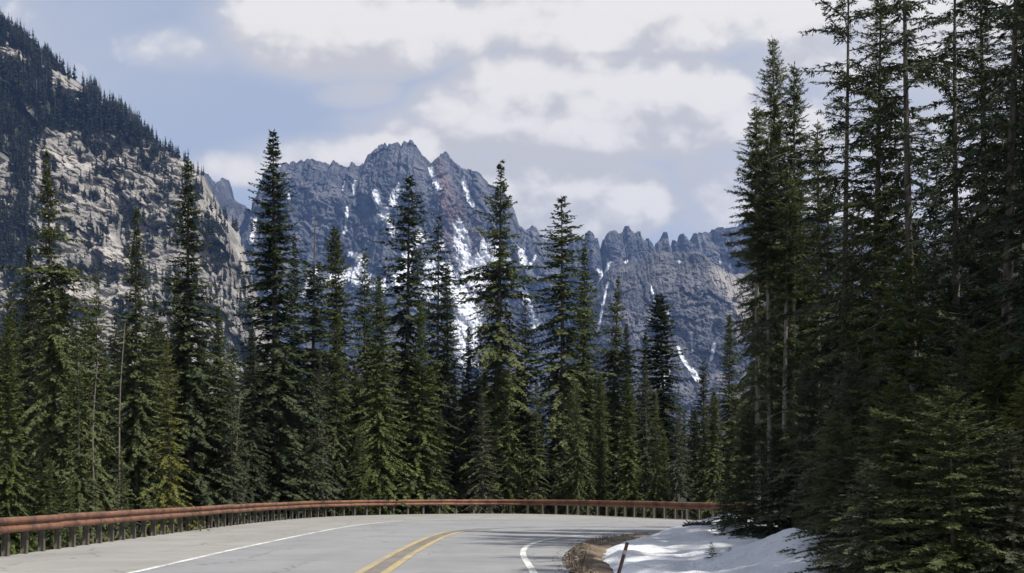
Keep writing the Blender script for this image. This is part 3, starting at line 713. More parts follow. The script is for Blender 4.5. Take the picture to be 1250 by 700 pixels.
# near stand on the inside of the bend
STAND = 'near spruces on the snow bank right of the road'
NEAR = [
 ('nbareA', 950,  48, 36.0, 'spruce', .72, 'tall dense spruce with grey bare lower trunk, left-hand peak of the near stand', -.05),
 ('nbareB',  972,  78, 35.0, 'spruce', .78, 'dense spruce close right of the left-hand peak of the near stand', .3),
 ('npole', 924, 128, 33.0, 'spruce', .85, 'leftmost grey-trunked spruce of the near stand, its ragged edge against the sky', -.35),
 ('npole', 938, 170, 32.4, 'deep', .85, 'second grey trunk from the left in the near stand', .1),
 ('npole', 957, 205, 32.0, 'spruce', .9, 'third and stoutest grey trunk from the left in the near stand', 2.1),
 ('nbareA', 996, 150, 37.5, 'spruce', .85, 'dark spruce in the near stand between the left-hand peak and the tall sparse one', .9),
 ('nsparseA', 1031, -75, 30.0, 'deep', 1.0, 'tall sparse spruce with drooping boughs and straight dark trunk, beside the dense tall one', 1.9),
 ('ndenseA', 1072, -22, 28.0, 'spruce', 1.0, 'tall dense green spruce reaching the top of the picture, right of the sparse one', 2.6),
 ('nsparseB', 1114, -160, 26.5, 'deep', .9, 'thick dark-trunked sparse spruce rising past the top of the picture, with open sky through it', .6),
 ('nsparseA', 1168, -130, 28.5, 'deep', 1.0, 'dark sparse spruce between the thick dark trunk and the grey trunk at the right', 4.2),
 ('ntrunk',  1217, -260, 20.5, 'deep', .85, 'thick grey bare trunk at the far right, leaning slightly outwards', .2),
 ('ndenseB', 1200, -40, 33.0, 'deep', 1.2, 'dark dense spruce behind the thick grey trunk at the far right', 1.0),
 ('ndenseB', 1140, 190, 37.0, 'deep', 1.1, 'dark dense spruce behind the thick dark trunk of the sparse spruce', 3.0),
 ('ndenseA', 1010, 215, 33.5, 'spruce', 1.0, 'lower olive spruce in front, between the left-hand peak and the sparse spruce', 3.3),
 ('ndenseB', 1258, -20, 26.5, 'deep', 1.1, 'dark spruce cut by the right edge of the picture', 5.0),
 ('nyoungA', 1108, 305, 21.5, 'green', 1.15, 'fresh yellow green young spruce, brightest of the near stand', .4),
 ('nyoungB', 1040, 430, 21.5, 'grey', 1.0, 'grey olive bushy young spruce low in front of the tall dense green one', 1.4),
 ('nyoungB', 1252, 450, 16.5, 'olive', .85, 'olive young spruce with spreading boughs at the lower right corner', 2.2),
 ('nyoungA', 1182, 400, 19.0, 'grey', 1.1, 'grey green drooping young spruce low at the right, before the thick grey trunk', 5.2),
 ('nyoungB', 1125, 480, 17.0, 'spruce', 1.0, 'low dark bushy spruce at the bottom edge, below the bright young one', .9),
 ('nyoungA', 982, 430, 29.0, 'grey', 1.0, 'olive grey young spruce among the grey trunks, at the top of the snow', 2.9),
 ('nyoungB', 912, 500, 31.0, 'deep', 1.0, 'dark low young spruce at the left foot of the near stand', 1.2),
 ('nyoungB', 950, 520, 29.5, 'deep', 1.15, 'dark squat young spruce below the grey trunks, on the snow', 4.4),
 ('nyoungA', 1070, 500, 18.5, 'spruce', 1.2, 'dark young spruce at the bottom edge under the tall dense green one', 3.7),
 ('nyoungB', 1195, 500, 16.0, 'deep', .9, 'dark low young spruce at the bottom edge under the thick grey trunk', 2.0),
 ('nyoungB', 1035, 540, 17.5, 'deep', 1.2, 'dark spreading young spruce at the bottom edge beside the snow mound', 5.5),
 ('nyoungA', 1150, 540, 15.8, 'grey', 1.2, 'short grey green young spruce at the bottom edge, between two dark low ones', 0.3),
 ('nyoungB', 888, 575, 33.0, 'deep', 1.1, 'little dark young spruce at the far left foot of the near stand', 2.4),
 ('nyoungB', 1022, 500, 18.6, 'spruce', 1.25, 'dark wide young spruce at the bottom edge, right at the end of the snow mound', 1.0),
 ('nyoungA', 1090, 455, 16.6, 'spruce', 1.35, 'spreading olive dark young spruce at the bottom edge, under the brightest one', 2.7),
 ('nyoungB', 1218, 400, 18.0, 'green', 1.2, 'young spruce with wide green boughs in front of the foot of the thick grey trunk', 4.0),
 ('nyoungB', 1160, 470, 14.8, 'spruce', 1.4, 'nearest dark young spruce at the bottom edge, boughs cut by the frame', 5.7),
 ('nyoungA', 1235, 520, 14.6, 'grey', 1.4, 'short grey olive young spruce in the bottom right corner', 0.6),
 ('nyoungA', 1060, 560, 15.2, 'grey', 1.5, 'lowest grey green young spruce at the bottom edge, just right of the snow mound', 3.6),
 ('nyoungA', 1010, 520, 27.5, 'spruce', 1.2, 'short spruce at the upper edge of the nearer snow mound', 3.1),
]
for key, px, yt, Y, mt, w, lab, rot in NEAR:
    ln = (0, R(2.2)) if key == 'ntrunk' else (rng.normal(0, .006), rng.normal(0, .006))
    plant(key, px, yt, Y, mt, w, lab, STAND, lean=ln, rot=rot)
for px, yt, Y, key, w in [(1330, -60, 30, 'ndenseB', 1), (1310, -160, 24, 'ndenseA', 1), (1420, -200, 22, 'ndenseB', 1.0), (1230, 150, 41, 'ndenseA', 1.2), (1080, 220, 42, 'ndenseB', 1.1), (1165, 240, 44, 'ndenseB', 1.2), (1290, 40, 44, 'ndenseB', 1.2), (1040, 250, 39, 'ndenseB', 1.1), (1115, 270, 33, 'ndenseA', 1.2), (1160, 330, 30, 'ndenseB', 1.2), (1210, 300, 29, 'ndenseA', 1.3), (1275, 330, 32, 'ndenseA', 1.3), (1390, -150, 21, 'ndenseB', 1.2), (1480, -260, 18.5, 'ndenseA', 1.2), (1600, -400, 16, 'ndenseB', 1.1), (1450, -60, 27, 'ndenseB', 1.2), (1560, -120, 23, 'ndenseB', 1.2), (1400, 0, 33, 'ndenseB', 1.2), (1030, 330, 34, 'ndenseA', 1.2), (1060, 380, 31, 'ndenseB', 1.1), (985, 300, 38.2, 'ndenseA', 1.1), (925, 215, 38.2, 'ndenseA', .62), (950, 230, 38.6, 'ndenseB', .62), (975, 190, 39.0, 'ndenseA', .7), (1309, -250, 18.2, 'ndenseB', 1.1), (1585, -240, 20.0, 'ndenseA', 1.2), (1450, -520, 16.3, 'ndenseB', 1.15), (1640, -420, 17.0, 'ndenseA', 1.2), (1760, -640, 13.6, 'ndenseB', 1.2),  (1245, 380, 27, 'ndenseB', 1.1)]:  # spruces past the right edge are unseen, mostly added to shade the snow
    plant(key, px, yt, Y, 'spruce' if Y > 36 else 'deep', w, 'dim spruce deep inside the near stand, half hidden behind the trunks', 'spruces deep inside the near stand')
plant('nsap', 869, 660, 21.4, 'deep', 1.25, 'little dark fir sapling poking out of the snow near the stand', 'saplings in the snow')
plant('nsap', 890, 666, 22.0, 'deep', 1.6, 'low dark sapling in the snow just right of the little fir', 'saplings in the snow')
# fallen twig on the far snow
o = empty('fallen_branch', (5.05, 33.4, float(bank(np.array([5.05]), np.array([33.4]))[0]) + .14)); m = MB()
for _ in range(30):
    a = rng.uniform(0, 2 * PI); l = rng.uniform(.1, .32); x = rng.uniform(-.3, .3)
    m.tube([(x, 0, .02), (x + l * math.cos(a), l * math.sin(a) * .6, .05 + rng.uniform(0, .16))], [.02, .006], 4)
m.tube([(-.42, 0, .0), (0, .03, .06), (.42, 0, .03)], [.03, .035, .015], 6); m.build('twigs', M['branch'], o)
tag(o, 'dark broken branch lying on the snow near the far edge of the bank', 'branch')
o = empty('log', (6.15, 21.4, float(bank(np.array([6.15]), np.array([21.4]))[0]) + .12)); m = MB()
m.tube([(-.42, -.1, -.02), (0, 0, .05), (.5, .08, .12)], [.035, .045, .03], 7)
m.tube([(.1, 0, .05), (.3, -.15, .16)], [.02, .008], 5); m.build('wood', M['branch'], o)
tag(o, 'dark stick lying on the nearer snow mound below the stand', 'log')

# ------------------------------------------------------------------ mountains
def relief(name, crest, Y0, mat, ncol, nrow, run, foot, disp, jag, back=.9, attrs=None, tread=None):
    """a mountain front: columns along X, rows from the crest down to the foot and over the crest to the back"""
    cp = np.array([xz(px, py, Y0) for px, py in crest])
    X = np.linspace(cp[0, 0], cp[-1, 0], ncol); H = np.interp(X, cp[:, 0], cp[:, 1]); H = H + jag(X)
    t = np.linspace(0, 1, nrow) ** 1.0
    XX = np.tile(X, (nrow, 1)); TT = np.tile(t[:, None], (1, ncol)); HH = np.tile(H, (nrow, 1))
    ZZ = foot + (HH - foot) * (1 - TT)
    drop = (HH - ZZ)
    hid = disp(XX, ZZ, drop)
    YY = Y0 - run(drop) - hid * np.clip(drop / 12, .12, 1)
    nb = 14; tb = np.linspace(0, 1, nb)[1:]
    Xb = np.tile(X, (nb - 1, 1)); Zb = foot + (np.tile(H, (nb - 1, 1)) - foot) * (1 - tb[:, None]); Yb = YY[0][None, :] + (H[None, :] - Zb) * back
    V = np.concatenate([np.stack([Xb, Yb, Zb], -1)[::-1], np.stack([XX, YY, ZZ], -1)]); nr = V.shape[0]
    at = {}
    PX = HX + F * XX / YY; PY = HY - F * (ZZ - EYE) / YY
    if attrs:
        for k, f in attrs.items():
            a = f(XX, YY, ZZ, PX, PY, hid); at[k] = ('POINT', np.concatenate([np.zeros((nb - 1, ncol)), a]).ravel())
    o = mesh_obj(name, V.reshape(-1, 3), grid_faces(nr, ncol), mat, attrs=at, smooth=False)
    tag(o, kind='structure')
    return o, XX, YY, ZZ, PX, PY
PEAK = [(-100, 300), (120, 260), (215, 232), (240, 226), (253, 218), (258, 216), (263, 221), (268, 231), (274, 226), (280, 222), (284, 230), (287, 246), (295, 252), (302, 252), (307, 258), (311, 270), (315, 262), (319, 248), (325, 226), (333, 212), (345, 205), (358, 203), (370, 201), (388, 198), (400, 200), (406, 206), (412, 198), (415, 200), (420, 206), (434, 206), (445, 207), (449, 198), (455, 189), (464, 185), (476, 182), (488, 177), (498, 181), (506, 181), (512, 189), (520, 199), (527, 205), (534, 196), (541, 191), (546, 189), (552, 196), (560, 205), (566, 212), (574, 213), (583, 212), (590, 217), (596, 226), (608, 232), (620, 246), (628, 262), (634, 279), (641, 284), (650, 282), (660, 284), (668, 294), (680, 290), (694, 296), (702, 294), (708, 287), (718, 285), (726, 288), (731, 306), (735, 290), (742, 285), (750, 283), (757, 290), (764, 284), (770, 290), (779, 286), (788, 291), (795, 304), (800, 303), (806, 296), (811, 293), (815, 303), (820, 298), (828, 291), (840, 293), (850, 286), (862, 279), (880, 278), (900, 277), (940, 262), (1000, 270), (1100, 300), (1250, 290), (1450, 316)]
S = 3500 / F
SNOWS = [  # gullies and fields that hold snow: polylines measured on the mountain face, with half widths
 ([(457, 236), (464, 252), (468, 262)], 4.5), ([(488, 230), (480, 246), (468, 262), (462, 268)], 7), ([(468, 262), (476, 275), (480, 286)], 4),
 ([(525, 207), (531, 222), (536, 230)], 3.5), ([(565, 218), (570, 235), (577, 250)], 3), ([(433, 222), (432, 250)], 2.2), ([(424, 254), (422, 275), (420, 285)], 2.2), ([(421, 222), (419, 232)], 1.4),
 ([(562, 280), (567, 310), (572, 340), (566, 375), (560, 405)], 8), ([(592, 300), (586, 330), (574, 355)], 8), ([(540, 300), (530, 315), (522, 330)], 5), ([(515, 284), (500, 300), (520, 292)], 4), ([(545, 325), (552, 345), (556, 365)], 6),
 ([(600, 320), (610, 300), (596, 350)], 5), ([(535, 335), (520, 350), (530, 365)], 6), ([(430, 310), (445, 320), (437, 330)], 5), ([(405, 342), (425, 335), (455, 345)], 7), ([(350, 235), (353, 243)], 2), ([(575, 390), (570, 440)], 12),
 ([(636, 308), (641, 322), (650, 338)], 4.5), ([(650, 338), (660, 341)], 2.5), ([(654, 312), (648, 324)], 2), ([(312, 268), (309, 285), (306, 296)], 3.2), ([(620, 310), (622, 340)], 4), ([(500, 310), (490, 340), (470, 350)], 6),
 ([(744, 322), (739, 335), (731, 350), (727, 372), (724, 388)], 3.2), ([(731, 330), (738, 336)], 2.5), ([(766, 318), (758, 330)], 1.8), ([(876, 310), (880, 322)], 2), ([(640, 355), (655, 400)], 5), ([(385, 330), (370, 360)], 4)]
def polyfield(PX, PY, lines):
    best = np.zeros(PX.shape)
    for P, w in lines:
        P = np.array(P, float)
        x0, y0 = P.min(0) - w * 3; x1, y1 = P.max(0) + w * 3
        m = (PX > x0) & (PX < x1) & (PY > y0) & (PY < y1)
        if not m.any(): continue
        d = dist_poly(PX[m], PY[m], P); v = np.clip(1 - d / (w * 2.0), 0, 1); best[m] = np.maximum(best[m], v)
    return best
def peak_disp(X, Z, drop):
    w = 60 * fbm(X / 170, Z / 190, 4); w2 = 40 * fbm(X / 120 + 7, Z / 110 + 3, 4); q = 14 * fbm(X / 22, Z / 24, 3)
    big = 120 * ridged((X + w) / 320, (Z + w2 + 400) / 800, 3) + 75 * ridged((X + w + .25 * Z) / 140, (Z + w2) / 420 + 3, 3)
    b1, v1, e1 = worley((X + w + q) / 62, (Z + w2 + .5 * X) / 95, 5)
    b2, v2, e2 = worley((X + w + q) / 24, (Z + w2 - .3 * X) / 34, 17)
    sm = 34 * v1 + 14 * v2 + 26 * ridged((X + .25 * Z + w) / 46, (Z + w2) / 85, 4) + 12 * fbm(X / 10, Z / 12, 4)
    return (big + sm) * (.35 + .65 * np.clip(drop / 150, 0, 1)) * (1 - .45 * sstep(400, 750, drop))
def peak_snow(X, Y, Z, PX, PY, hid):
    s = polyfield(PX, PY, SNOWS)
    gully = np.clip((.5 - (hid - hid.mean()) / (2.2 * hid.std())), 0, 1)
    n = fbm(X / 60, Z / 80, 4)
    zone = np.exp(-((PX - 560) / 66) ** 2 - ((PY - 350) / 60) ** 2) * .62 + np.exp(-((PX - 430) / 50) ** 2 - ((PY - 350) / 30) ** 2) * .35
    return np.clip(s * .95 + zone * (.55 + .9 * n) + .10 * gully * n * (PY > 215), 0, 1)
def peak_rust(X, Y, Z, PX, PY, hid):
    line = np.interp(PY, [200, 240, 270, 310, 360], [535, 545, 556, 572, 580]); wd = np.interp(PY, [200, 240, 300, 360], [4, 12, 26, 40])
    return np.clip(np.exp(-((PX - line) / wd) ** 2) * (1 + .8 * fbm(X / 30, Z / 60, 4)) * sstep(325, 285, PY), 0, 1)
relief('mountain', PEAK, 3500, M['peak'], 1500, 420, lambda d: .42 * np.minimum(d, 350) + 1.05 * np.maximum(0, d - 350), -30, peak_disp,
       lambda X: 15 * (worley(X / 34, X * 0 + 2.3, 4)[1] - .5) + 14 * (ridged(X / 40, X * 0 + 2.3, 3, .6) - .60) + 9 * (worley(X / 13, X * 0 + 4.1, 9)[1] - .5) + (24 * (1 - 2.2 * np.abs(perlin(X / 21 + 5, X * 0 + .5))) * np.clip(.5 + 1.6 * perlin(X / 70, X * 0 + 8.7), .15, 1) - 10) * sstep(20, 60, X), attrs={'snow': peak_snow, 'rust': peak_rust})
BUTT = [(560, 560), (640, 470), (690, 425), (715, 380), (728, 350), (741, 333), (752, 326), (764, 322), (776, 321), (786, 316), (793, 311), (803, 309), (815, 309), (826, 306), (840, 309), (853, 309), (866, 318), (876, 327), (884, 334), (900, 338), (930, 330), (1000, 300), (1100, 290), (1300, 300)]
def butt_disp(X, Z, drop):
    w = 40 * fbm(X / 110, Z / 130, 4); w2 = 30 * fbm(X / 90 + 7, Z / 80 + 3, 4); q = 9 * fbm(X / 14, Z / 15, 3)
    b1, v1, e1 = worley((X + w + q) / 40, (Z + w2 + .5 * X) / 44, 5)
    b2, v2, e2 = worley((X + w + q) / 15, (Z + w2 - .3 * X) / 18, 17)
    return (80 * ridged((X + w) / 210, (Z + w2 + 100) / 330, 3) + 40 * ridged((X + w - .4 * Z) / 80, (Z + w2) / 150 + 3, 4) + 20 * v1 + 8 * v2 + 8 * fbm(X / 7, Z / 8, 4)) * (.3 + .7 * np.clip(drop / 120, 0, 1))
def butt_snow(X, Y, Z, PX, PY, hid):
    s = polyfield(PX, PY, [([(828, 425), (834, 440), (846, 455)], 2.2), ([(742, 345), (736, 375), (730, 405)], 1.6), ([(812, 372), (818, 392)], 1.6), ([(872, 420), (868, 440)], 1.8), ([(795, 350), (800, 372)], 1.2), ([(846, 452), (852, 464)], 3), ([(815, 455), (808, 470)], 4)])
    return np.clip(s + .42 * np.clip(fbm(X / 35, Z / 50, 4) * 1.6 - .1, 0, 1), 0, 1)
def butt_pale(X, Y, Z, PX, PY, hid):  # pale tan patch along the cliff, carried by the same attribute
    c = polyfield(PX, PY, [([(880, 338), (892, 352), (903, 372), (908, 400)], 9), ([(900, 345), (915, 380)], 12)])
    return np.clip(c * 1.5 * (1 + .6 * fbm(X / 20, Z / 40, 3)), 0, 1)
relief('mountain_spur', BUTT, 2500, M['butt'], 620, 260, lambda d: .6 * np.minimum(d, 200) + 1.0 * np.maximum(0, d - 200), -25, butt_disp,
       lambda X: 12 * (ridged(X / 26, X * 0 + 8.3, 3, .6) - .6) + 7 * (ridged(X / 9, X * 0 + 3.3, 2, .6) - .6), attrs={'snow': butt_snow, 'rust': butt_pale})
HILL = [(-700, -330), (-400, -190), (-150, -60), (0, 28), (25, 46), (50, 68), (75, 86), (100, 104), (125, 122), (150, 140), (175, 160), (200, 180), (225, 196), (238, 202), (250, 216), (262, 240), (272, 258), (284, 272), (292, 284), (298, 300), (302, 314), (308, 336), (318, 372), (334, 420), (352, 480), (372, 540), (395, 596)]
YH = 1250
def hill_disp(X, Z, drop):
    w = 34 * fbm(X / 70, Z / 60, 3); w2 = 30 * fbm(X / 55 + 9, Z / 70 + 4, 3); q = 9 * fbm(X / 13, Z / 13, 3)
    a = .55
    b1, v1, e1 = worley((X + w + q) / 48, (Z * .9 + a * X + w2) / 30, 3)
    b2, v2, e2 = worley((X + w + q) / 19 + 9, (Z + .7 * X + w2 + q) / 10, 11)
    cl = np.clip(fbm(X / 60 + 2, Z / 45, 3) + .25, 0, 1)
    return 30 * ridged((X + w) / 150, (Z + 90) / 170, 3) + 24 * v1 + 5 * sstep(0, .18, e1) + (9 * v2 + 3 * sstep(0, .25, e2)) * cl * 1.4 + 12 * ridged((X + w + q) / 30, (Z + .5 * X + w2) / 17, 4) + 6 * fbm(X / 7, Z / 6, 4)
def hill_veg(X, Y, Z, PX, PY, hid):
    n = fbm(X / 26 + 5, Z / 20, 4)
    ln = np.interp(PX, [-200, 0, 60, 150, 230], [190, 160, 158, 165, 190])
    top = sstep(12, -12, PY - ln) * .85
    lf = sstep(45, 25, PX + 12 * n) * (PY > 150) * .8
    op = polyfield(PX, PY, [([(6, 62), (30, 74)], 9), ([(55, 88), (95, 112)], 9), ([(125, 128), (130, 130)], 6), ([(0, 200), (8, 240)], 12), ([(0, 345), (14, 375)], 12)])
    return np.clip((.26 + top + lf) * (1 - op) + .85 * n - .13, 0, .92)
_, hX, hY, hZ, hPX, hPY = relief('hill', HILL, YH, M['granite'], 900, 520, lambda d: .55 * np.minimum(d, 60) + .78 * np.maximum(0, d - 60), -12, hill_disp, lambda X: 5 * fbm(X / 14, X * 0 + 1, 3), attrs={'veg': hill_veg}, back=.6)

# ------------------------------------------------------------------ conifers on the hillside
def small_mesh(seed, H=1.0, Rm=.16, n=13, dead=False):
    r = np.random.default_rng(seed); V = []; Fc = []
    m = MB(); m.tube([(0, 0, -.08), (0, 0, 1.0)], [.018, .003], 4, cap=False)
    V = list(m.v); Fc = [tuple(f) for f in m.f]
    nw = n if not dead else 7
    for i in range(nw):
        s = (i + .3) / nw; z = 1 - s * .93
        for k in range(6 if not dead else 3):
            a = r.uniform(0, 2 * PI); L = Rm * (s ** .7 + .12) * r.uniform(.6, 1.25) * (.55 if dead else 1); w = L * (.55 if not dead else .1)
            dz = -L * r.uniform(.25, .8) if not dead else L * r.uniform(-.3, .3)
            ca, sa = math.cos(a), math.sin(a); b = len(V)
            V += [(0, 0, z + .02), (ca * L * .5 - sa * w, sa * L * .5 + ca * w, z + dz * .45), (ca * L, sa * L, z + dz), (ca * L * .5 + sa * w, sa * L * .5 - ca * w, z + dz * .45)]
            Fc.append((b, b + 1, b + 2, b + 3))
    return np.array(V), np.array(Fc)
M['hilltree'] = mat_foliage('hillside_needles', (.028, .033, .022), (.052, .058, .036), (.08, .085, .05), .3)
M['hillgrey'] = mat_simple('grey_snag_wood', (.14, .13, .12), (.20, .185, .17), 1.0, .9)
SM = [small_mesh(s, Rm=rm) for s, rm in ((51, .15), (52, .19), (53, .12), (54, .17))]
SD_ = [small_mesh(s, Rm=.16, dead=True) for s in (61, 62)]
cand = []
hveg = hill_veg(hX, hY, hZ, hPX, hPY, None)
rr = np.random.default_rng(99)
ok = (hPX > -60) & (hPX < 312) & (hPY < 470)
ii = np.argwhere(ok); rr.shuffle(ii)
taken = []
for (a, b) in ii:
    px, py = hPX[a, b], hPY[a, b]
    ln = np.interp(px, [-200, 0, 60, 150, 230, 300], [190, 160, 158, 166, 200, 250])
    pr = hveg[a, b] ** 1.3 * (1.0 if py < ln else .8) 
    if px > 255: pr = max(pr, .10)
    if rr.uniform() > pr * (.30 if py < ln else .24): continue
    cand.append((a, b, px, py))
    if len(cand) >= 5200: break
items = []
for a, b, px, py in cand:
    hgt = rr.uniform(8, 18) * (1.1 if py < 165 else .9); items.append((hgt, a, b, px, py, rr.uniform() < .24))
inframe = [i for i in items if i[3] > -2]
rest = [i for i in items if i[3] <= -2]
inframe.sort(key=lambda i: -i[0])
LIVE, REST = inframe[:285], inframe[285:] + rest
protos = {}
def hill_one(i):
    hgt, a, b, px, py, dead = i
    key = ('d', rr.integers(2)) if dead else ('l', rr.integers(4))
    name = 'dead_conifer' if dead else 'hillside_conifer'
    if key not in protos:
        V, Fc = (SD_ if dead else SM)[key[1]]
        o = mesh_obj(name, V, Fc, M['hillgrey'] if dead else M['hilltree'], attrs={'tint': ('FACE', rr.uniform(0, 1, len(Fc)))}); protos[key] = o
    else:
        o = protos[key].copy(); COL.objects.link(o)
    o.location = (hX[a, b], hY[a, b], hZ[a, b] - .4); s = hgt; o.scale = (s, s, s); o.rotation_euler = (0, 0, rr.uniform(0, 6.28))
    if dead: tag(o, 'bare grey dead conifer standing on the granite hillside', 'dead tree', 'grey dead conifers on the granite hillside')
    else: tag(o, 'small dark conifer growing on the granite hillside at the left', 'tree', 'small conifers on the granite hillside')
for i in LIVE: hill_one(i)
VV = []; FF = []; off = 0
for hgt, a, b, px, py, dead in REST:
    V, Fc = SM[rr.integers(4)]; th = rr.uniform(0, 6.28); c, s = math.cos(th), math.sin(th)
    W = np.stack([V[:, 0] * c - V[:, 1] * s, V[:, 0] * s + V[:, 1] * c, V[:, 2]], 1) * hgt + [hX[a, b], hY[a, b], hZ[a, b] - .4]
    VV.append(W); FF.append(Fc + off); off += len(V)
FF = np.concatenate(FF)
o = mesh_obj('far_wood', np.concatenate(VV), FF, M['hilltree'], attrs={'tint': ('FACE', rr.uniform(0, 1, len(FF)))})
tag(o, 'dark wood of far conifers covering the granite hillside', 'forest', kind='stuff')

# ------------------------------------------------------------------ haze
HZ_D = 0.00008
def haze():
    m, nt, out = new_mat('haze_air'); g = NG(nt)
    v = g.n('ShaderNodeVolumePrincipled'); v.inputs['Color'].default_value = (.30, .50, 1, 1); v.inputs['Density'].default_value = HZ_D; v.inputs['Anisotropy'].default_value = .2
    nt.links.new(v.outputs[0], out.inputs['Volume'])
    b = MB(); b.box((0, 3000, 660), (10800, 8000, 1400)); o = b.build('haze', m)
    tag(o, 'thin blue air haze between the road and the far mountains', 'haze', kind='stuff')
haze()

# ------------------------------------------------------------------ sun, sky and clouds
SUN_EL = R(53); sdx, sdy = .86, -.51
L = bpy.data.lights.new('sun', 'SUN'); L.energy = 2.7; L.angle = R(1.2); L.color = (1, .955, .89)
lo = bpy.data.objects.new('sun', L); COL.objects.link(lo)
from mathutils import Vector
sv = Vector((sdx * math.cos(SUN_EL), sdy * math.cos(SUN_EL), math.sin(SUN_EL)))
lo.rotation_euler = sv.to_track_quat('Z', 'Y').to_euler(); lo.location = (60, -30, 90)
W = bpy.data.worlds.new('World'); SC.world = W; W.use_nodes = True
nt = W.node_tree; nt.nodes.clear(); g = NG(nt)
# cloud density as a node group of a sky direction (u = x/y, v = z/y)
grp = bpy.data.node_groups.new('cloud_density', 'ShaderNodeTree')
grp.interface.new_socket('u', in_out='INPUT', socket_type='NodeSocketFloat'); grp.interface.new_socket('v', in_out='INPUT', socket_type='NodeSocketFloat')
grp.interface.new_socket('d', in_out='OUTPUT', socket_type='NodeSocketFloat'); grp.interface.new_socket('soft', in_out='OUTPUT', socket_type='NodeSocketFloat')
q = NG(grp); gi = q.n('NodeGroupInput'); go = q.n('NodeGroupOutput')
cv = q.n('ShaderNodeCombineXYZ'); grp.links.new(gi.outputs[0], cv.inputs[0]); grp.links.new(gi.outputs[1], cv.inputs[1])
st = q.stretch(cv.outputs[0], 1, 1.25, 1)
wq = q.n('ShaderNodeTexNoise'); wq.inputs['Scale'].default_value = 14; wq.inputs['Detail'].default_value = 6; grp.links.new(st, wq.inputs['Vector'])
wm = q.n('ShaderNodeVectorMath', operation='MULTIPLY_ADD'); grp.links.new(wq.outputs['Color'], wm.inputs[0]); wm.inputs[1].default_value = (.05, .05, 0); grp.links.new(st, wm.inputs[2])
vo = q.n('ShaderNodeTexVoronoi', feature='SMOOTH_F1', voronoi_dimensions='2D'); grp.links.new(wm.outputs[0], vo.inputs['Vector'])
vo.inputs['Scale'].default_value = 17; vo.inputs['Detail'].default_value = 3.0; vo.inputs['Roughness'].default_value = .5; vo.inputs['Lacunarity'].default_value = 2.1; vo.inputs['Smoothness'].default_value = .35
nz = q.noise(st, 8.0, 10, .60, .1); nz2 = q.noise(st, 3.1, 3, .5)
BL_ = [(560, 140, 70, 42, 1.0), (640, 122, 100, 54, 1.3), (740, 122, 120, 54, 1.35), (830, 122, 80, 48, 1.25), (690, 155, 220, 42, 1.25), (520, 178, 110, 24, .8), (880, 150, 60, 30, .7), (640, 215, 130, 40, .85), (735, 240, 80, 52, 1.25), (680, 258, 95, 42, 1.2), (610, 230, 100, 44, 1.0), (440, 30, 160, 62, 1.1), (380, 10, 90, 44, .7), (560, 20, 120, 40, .75), (455, 190, 150, 22, .6), (770, 22, 220, 46, 1.0), (960, 15, 120, 48, .95), (1150, 40, 220, 90, .95), (1080, 220, 260, 120, .6), (445, 115, 48, 17, .55), (330, 205, 90, 22, .55), (215, 60, 70, 22, .35), (930, 190, 60, 60, .3), (560, -120, 500, 90, .7), (1000, -200, 700, 130, .8), (100, -260, 400, 120, .7), (-500, 100, 500, 160, .7), (1900, 200, 600, 260, .8)]
acc = None
for px, py, a, b, wgt in BL_:
    u0, v0 = (px - HX) / F, (HY - py) / F
    e1 = q.math('MULTIPLY', q.math('SUBTRACT', gi.outputs[0], u0), F / a); e2 = q.math('MULTIPLY', q.math('SUBTRACT', gi.outputs[1], v0), F / b)
    d2 = q.math('ADD', q.math('MULTIPLY', e1, e1), q.math('MULTIPLY', e2, e2))
    v = q.math('MULTIPLY', q.math('SUBTRACT', 1.0, q.math('MULTIPLY', d2, .62)), wgt)
    acc = v if acc is None else q.math('MAXIMUM', acc, v)
acc = q.math('ADD', q.math('MAXIMUM', acc, -.42), .04)
dn = q.math('ADD', acc, q.math('MULTIPLY', q.math('SUBTRACT', nz, .5), 1.0)); dn = q.math('ADD', dn, q.math('MULTIPLY', q.math('SUBTRACT', nz2, .5), .8)); dn = q.math('ADD', dn, q.math('MULTIPLY', q.math('SUBTRACT', .42, vo.outputs['Distance']), .66))
grp.links.new(dn, go.inputs[0]); grp.links.new(q.math('ADD', acc, q.math('MULTIPLY', q.math('SUBTRACT', nz, .5), .9)), go.inputs[1])
tc = g.n('ShaderNodeTexCoord').outputs['Generated']; sp = g.n('ShaderNodeSeparateXYZ'); nt.links.new(tc, sp.inputs[0])
dy = g.math('MAXIMUM', g.math('ABSOLUTE', sp.outputs[1]), .08)
u = g.math('DIVIDE', sp.outputs[0], dy); v = g.math('DIVIDE', sp.outputs[2], dy)
def dens(du, dv):
    n = g.n('ShaderNodeGroup'); n.node_tree = grp
    g.set(n.inputs[0], g.math('ADD', u, du)); g.set(n.inputs[1], g.math('ADD', v, dv)); return n.outputs
d0, soft = dens(0, 0); d1 = dens(.008, .024)[0]; d2 = dens(.015, .06)[0]
alpha = g.ramp(d0, -.18, .46)
alpha = g.math('MULTIPLY', alpha, .95)
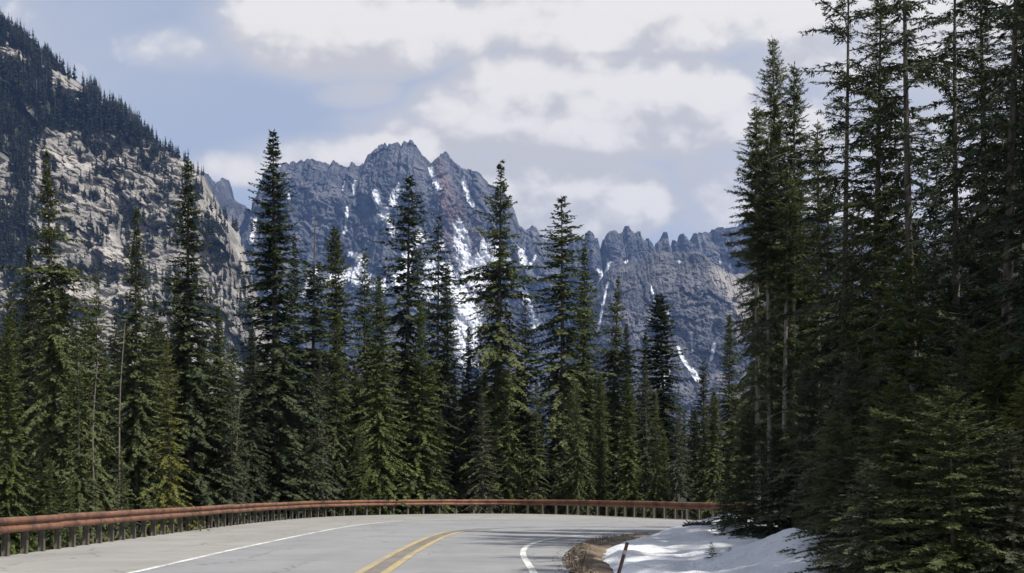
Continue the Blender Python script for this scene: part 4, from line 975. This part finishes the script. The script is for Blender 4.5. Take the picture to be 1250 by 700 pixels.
lit = g.math('ADD', g.math('MULTIPLY', g.math('SUBTRACT', d0, d1), .85), g.math('MULTIPLY', g.math('SUBTRACT', d0, d2), .45))
lit = g.ramp(lit, -.35, .45)
sky = g.n('ShaderNodeTexSky', sky_type='NISHITA'); sky.sun_disc = False; sky.sun_elevation = SUN_EL; sky.sun_rotation = math.atan2(sdx, sdy)
sky.altitude = 1600; sky.air_density = 1.0; sky.dust_density = 1.2; sky.ozone_density = 1.2
SKYK = 1.0
cloud = g.mix(lit, (2.22, 2.12, 2.02), (3.35, 3.15, 2.88))
veil = g.mix(.86, sky.outputs[0], (1.52, 1.60, 1.78))
veil = g.mix(g.math('MULTIPLY', g.ramp(soft, -.38, .75), .72), veil, (2.38, 2.32, 2.28))
mixc = g.mix(alpha, veil, cloud)
bg = g.n('ShaderNodeBackground'); nt.links.new(mixc, bg.inputs[0]); bg.inputs[1].default_value = .135
wo = g.n('ShaderNodeOutputWorld'); nt.links.new(bg.outputs[0], wo.inputs[0])

# ------------------------------------------------------------------ camera and render settings
cam = bpy.data.cameras.new('camera'); co = bpy.data.objects.new('camera', cam); COL.objects.link(co)
cam.sensor_width = 36; cam.lens = 36 * F / 1250; co.location = (0, 0, EYE); co.rotation_euler = (PI / 2, 0, 0)
cam.shift_y = (HY - 350) / 1250; cam.clip_end = 20000; cam.clip_start = .1
SC.camera = co
SC.view_settings.view_transform = 'Standard'; SC.view_settings.look = 'None'; SC.view_settings.gamma = 1; SC.view_settings.exposure = 1.2
SC.view_settings.use_curve_mapping = False
SC.render.engine = 'CYCLES'
SC.cycles.max_bounces = 6; SC.cycles.diffuse_bounces = 3; SC.cycles.glossy_bounces = 2; SC.cycles.transmission_bounces = 3; SC.cycles.volume_bounces = 0; SC.cycles.transparent_max_bounces = 6
SC.cycles.use_denoising = True
SC.cycles.use_adaptive_sampling = True; SC.cycles.adaptive_threshold = .02
for o in list(SC.objects):
    for kk in ('h0', 'fresh'):
        if kk in o: del o[kk]
bpy.context.view_layer.update()
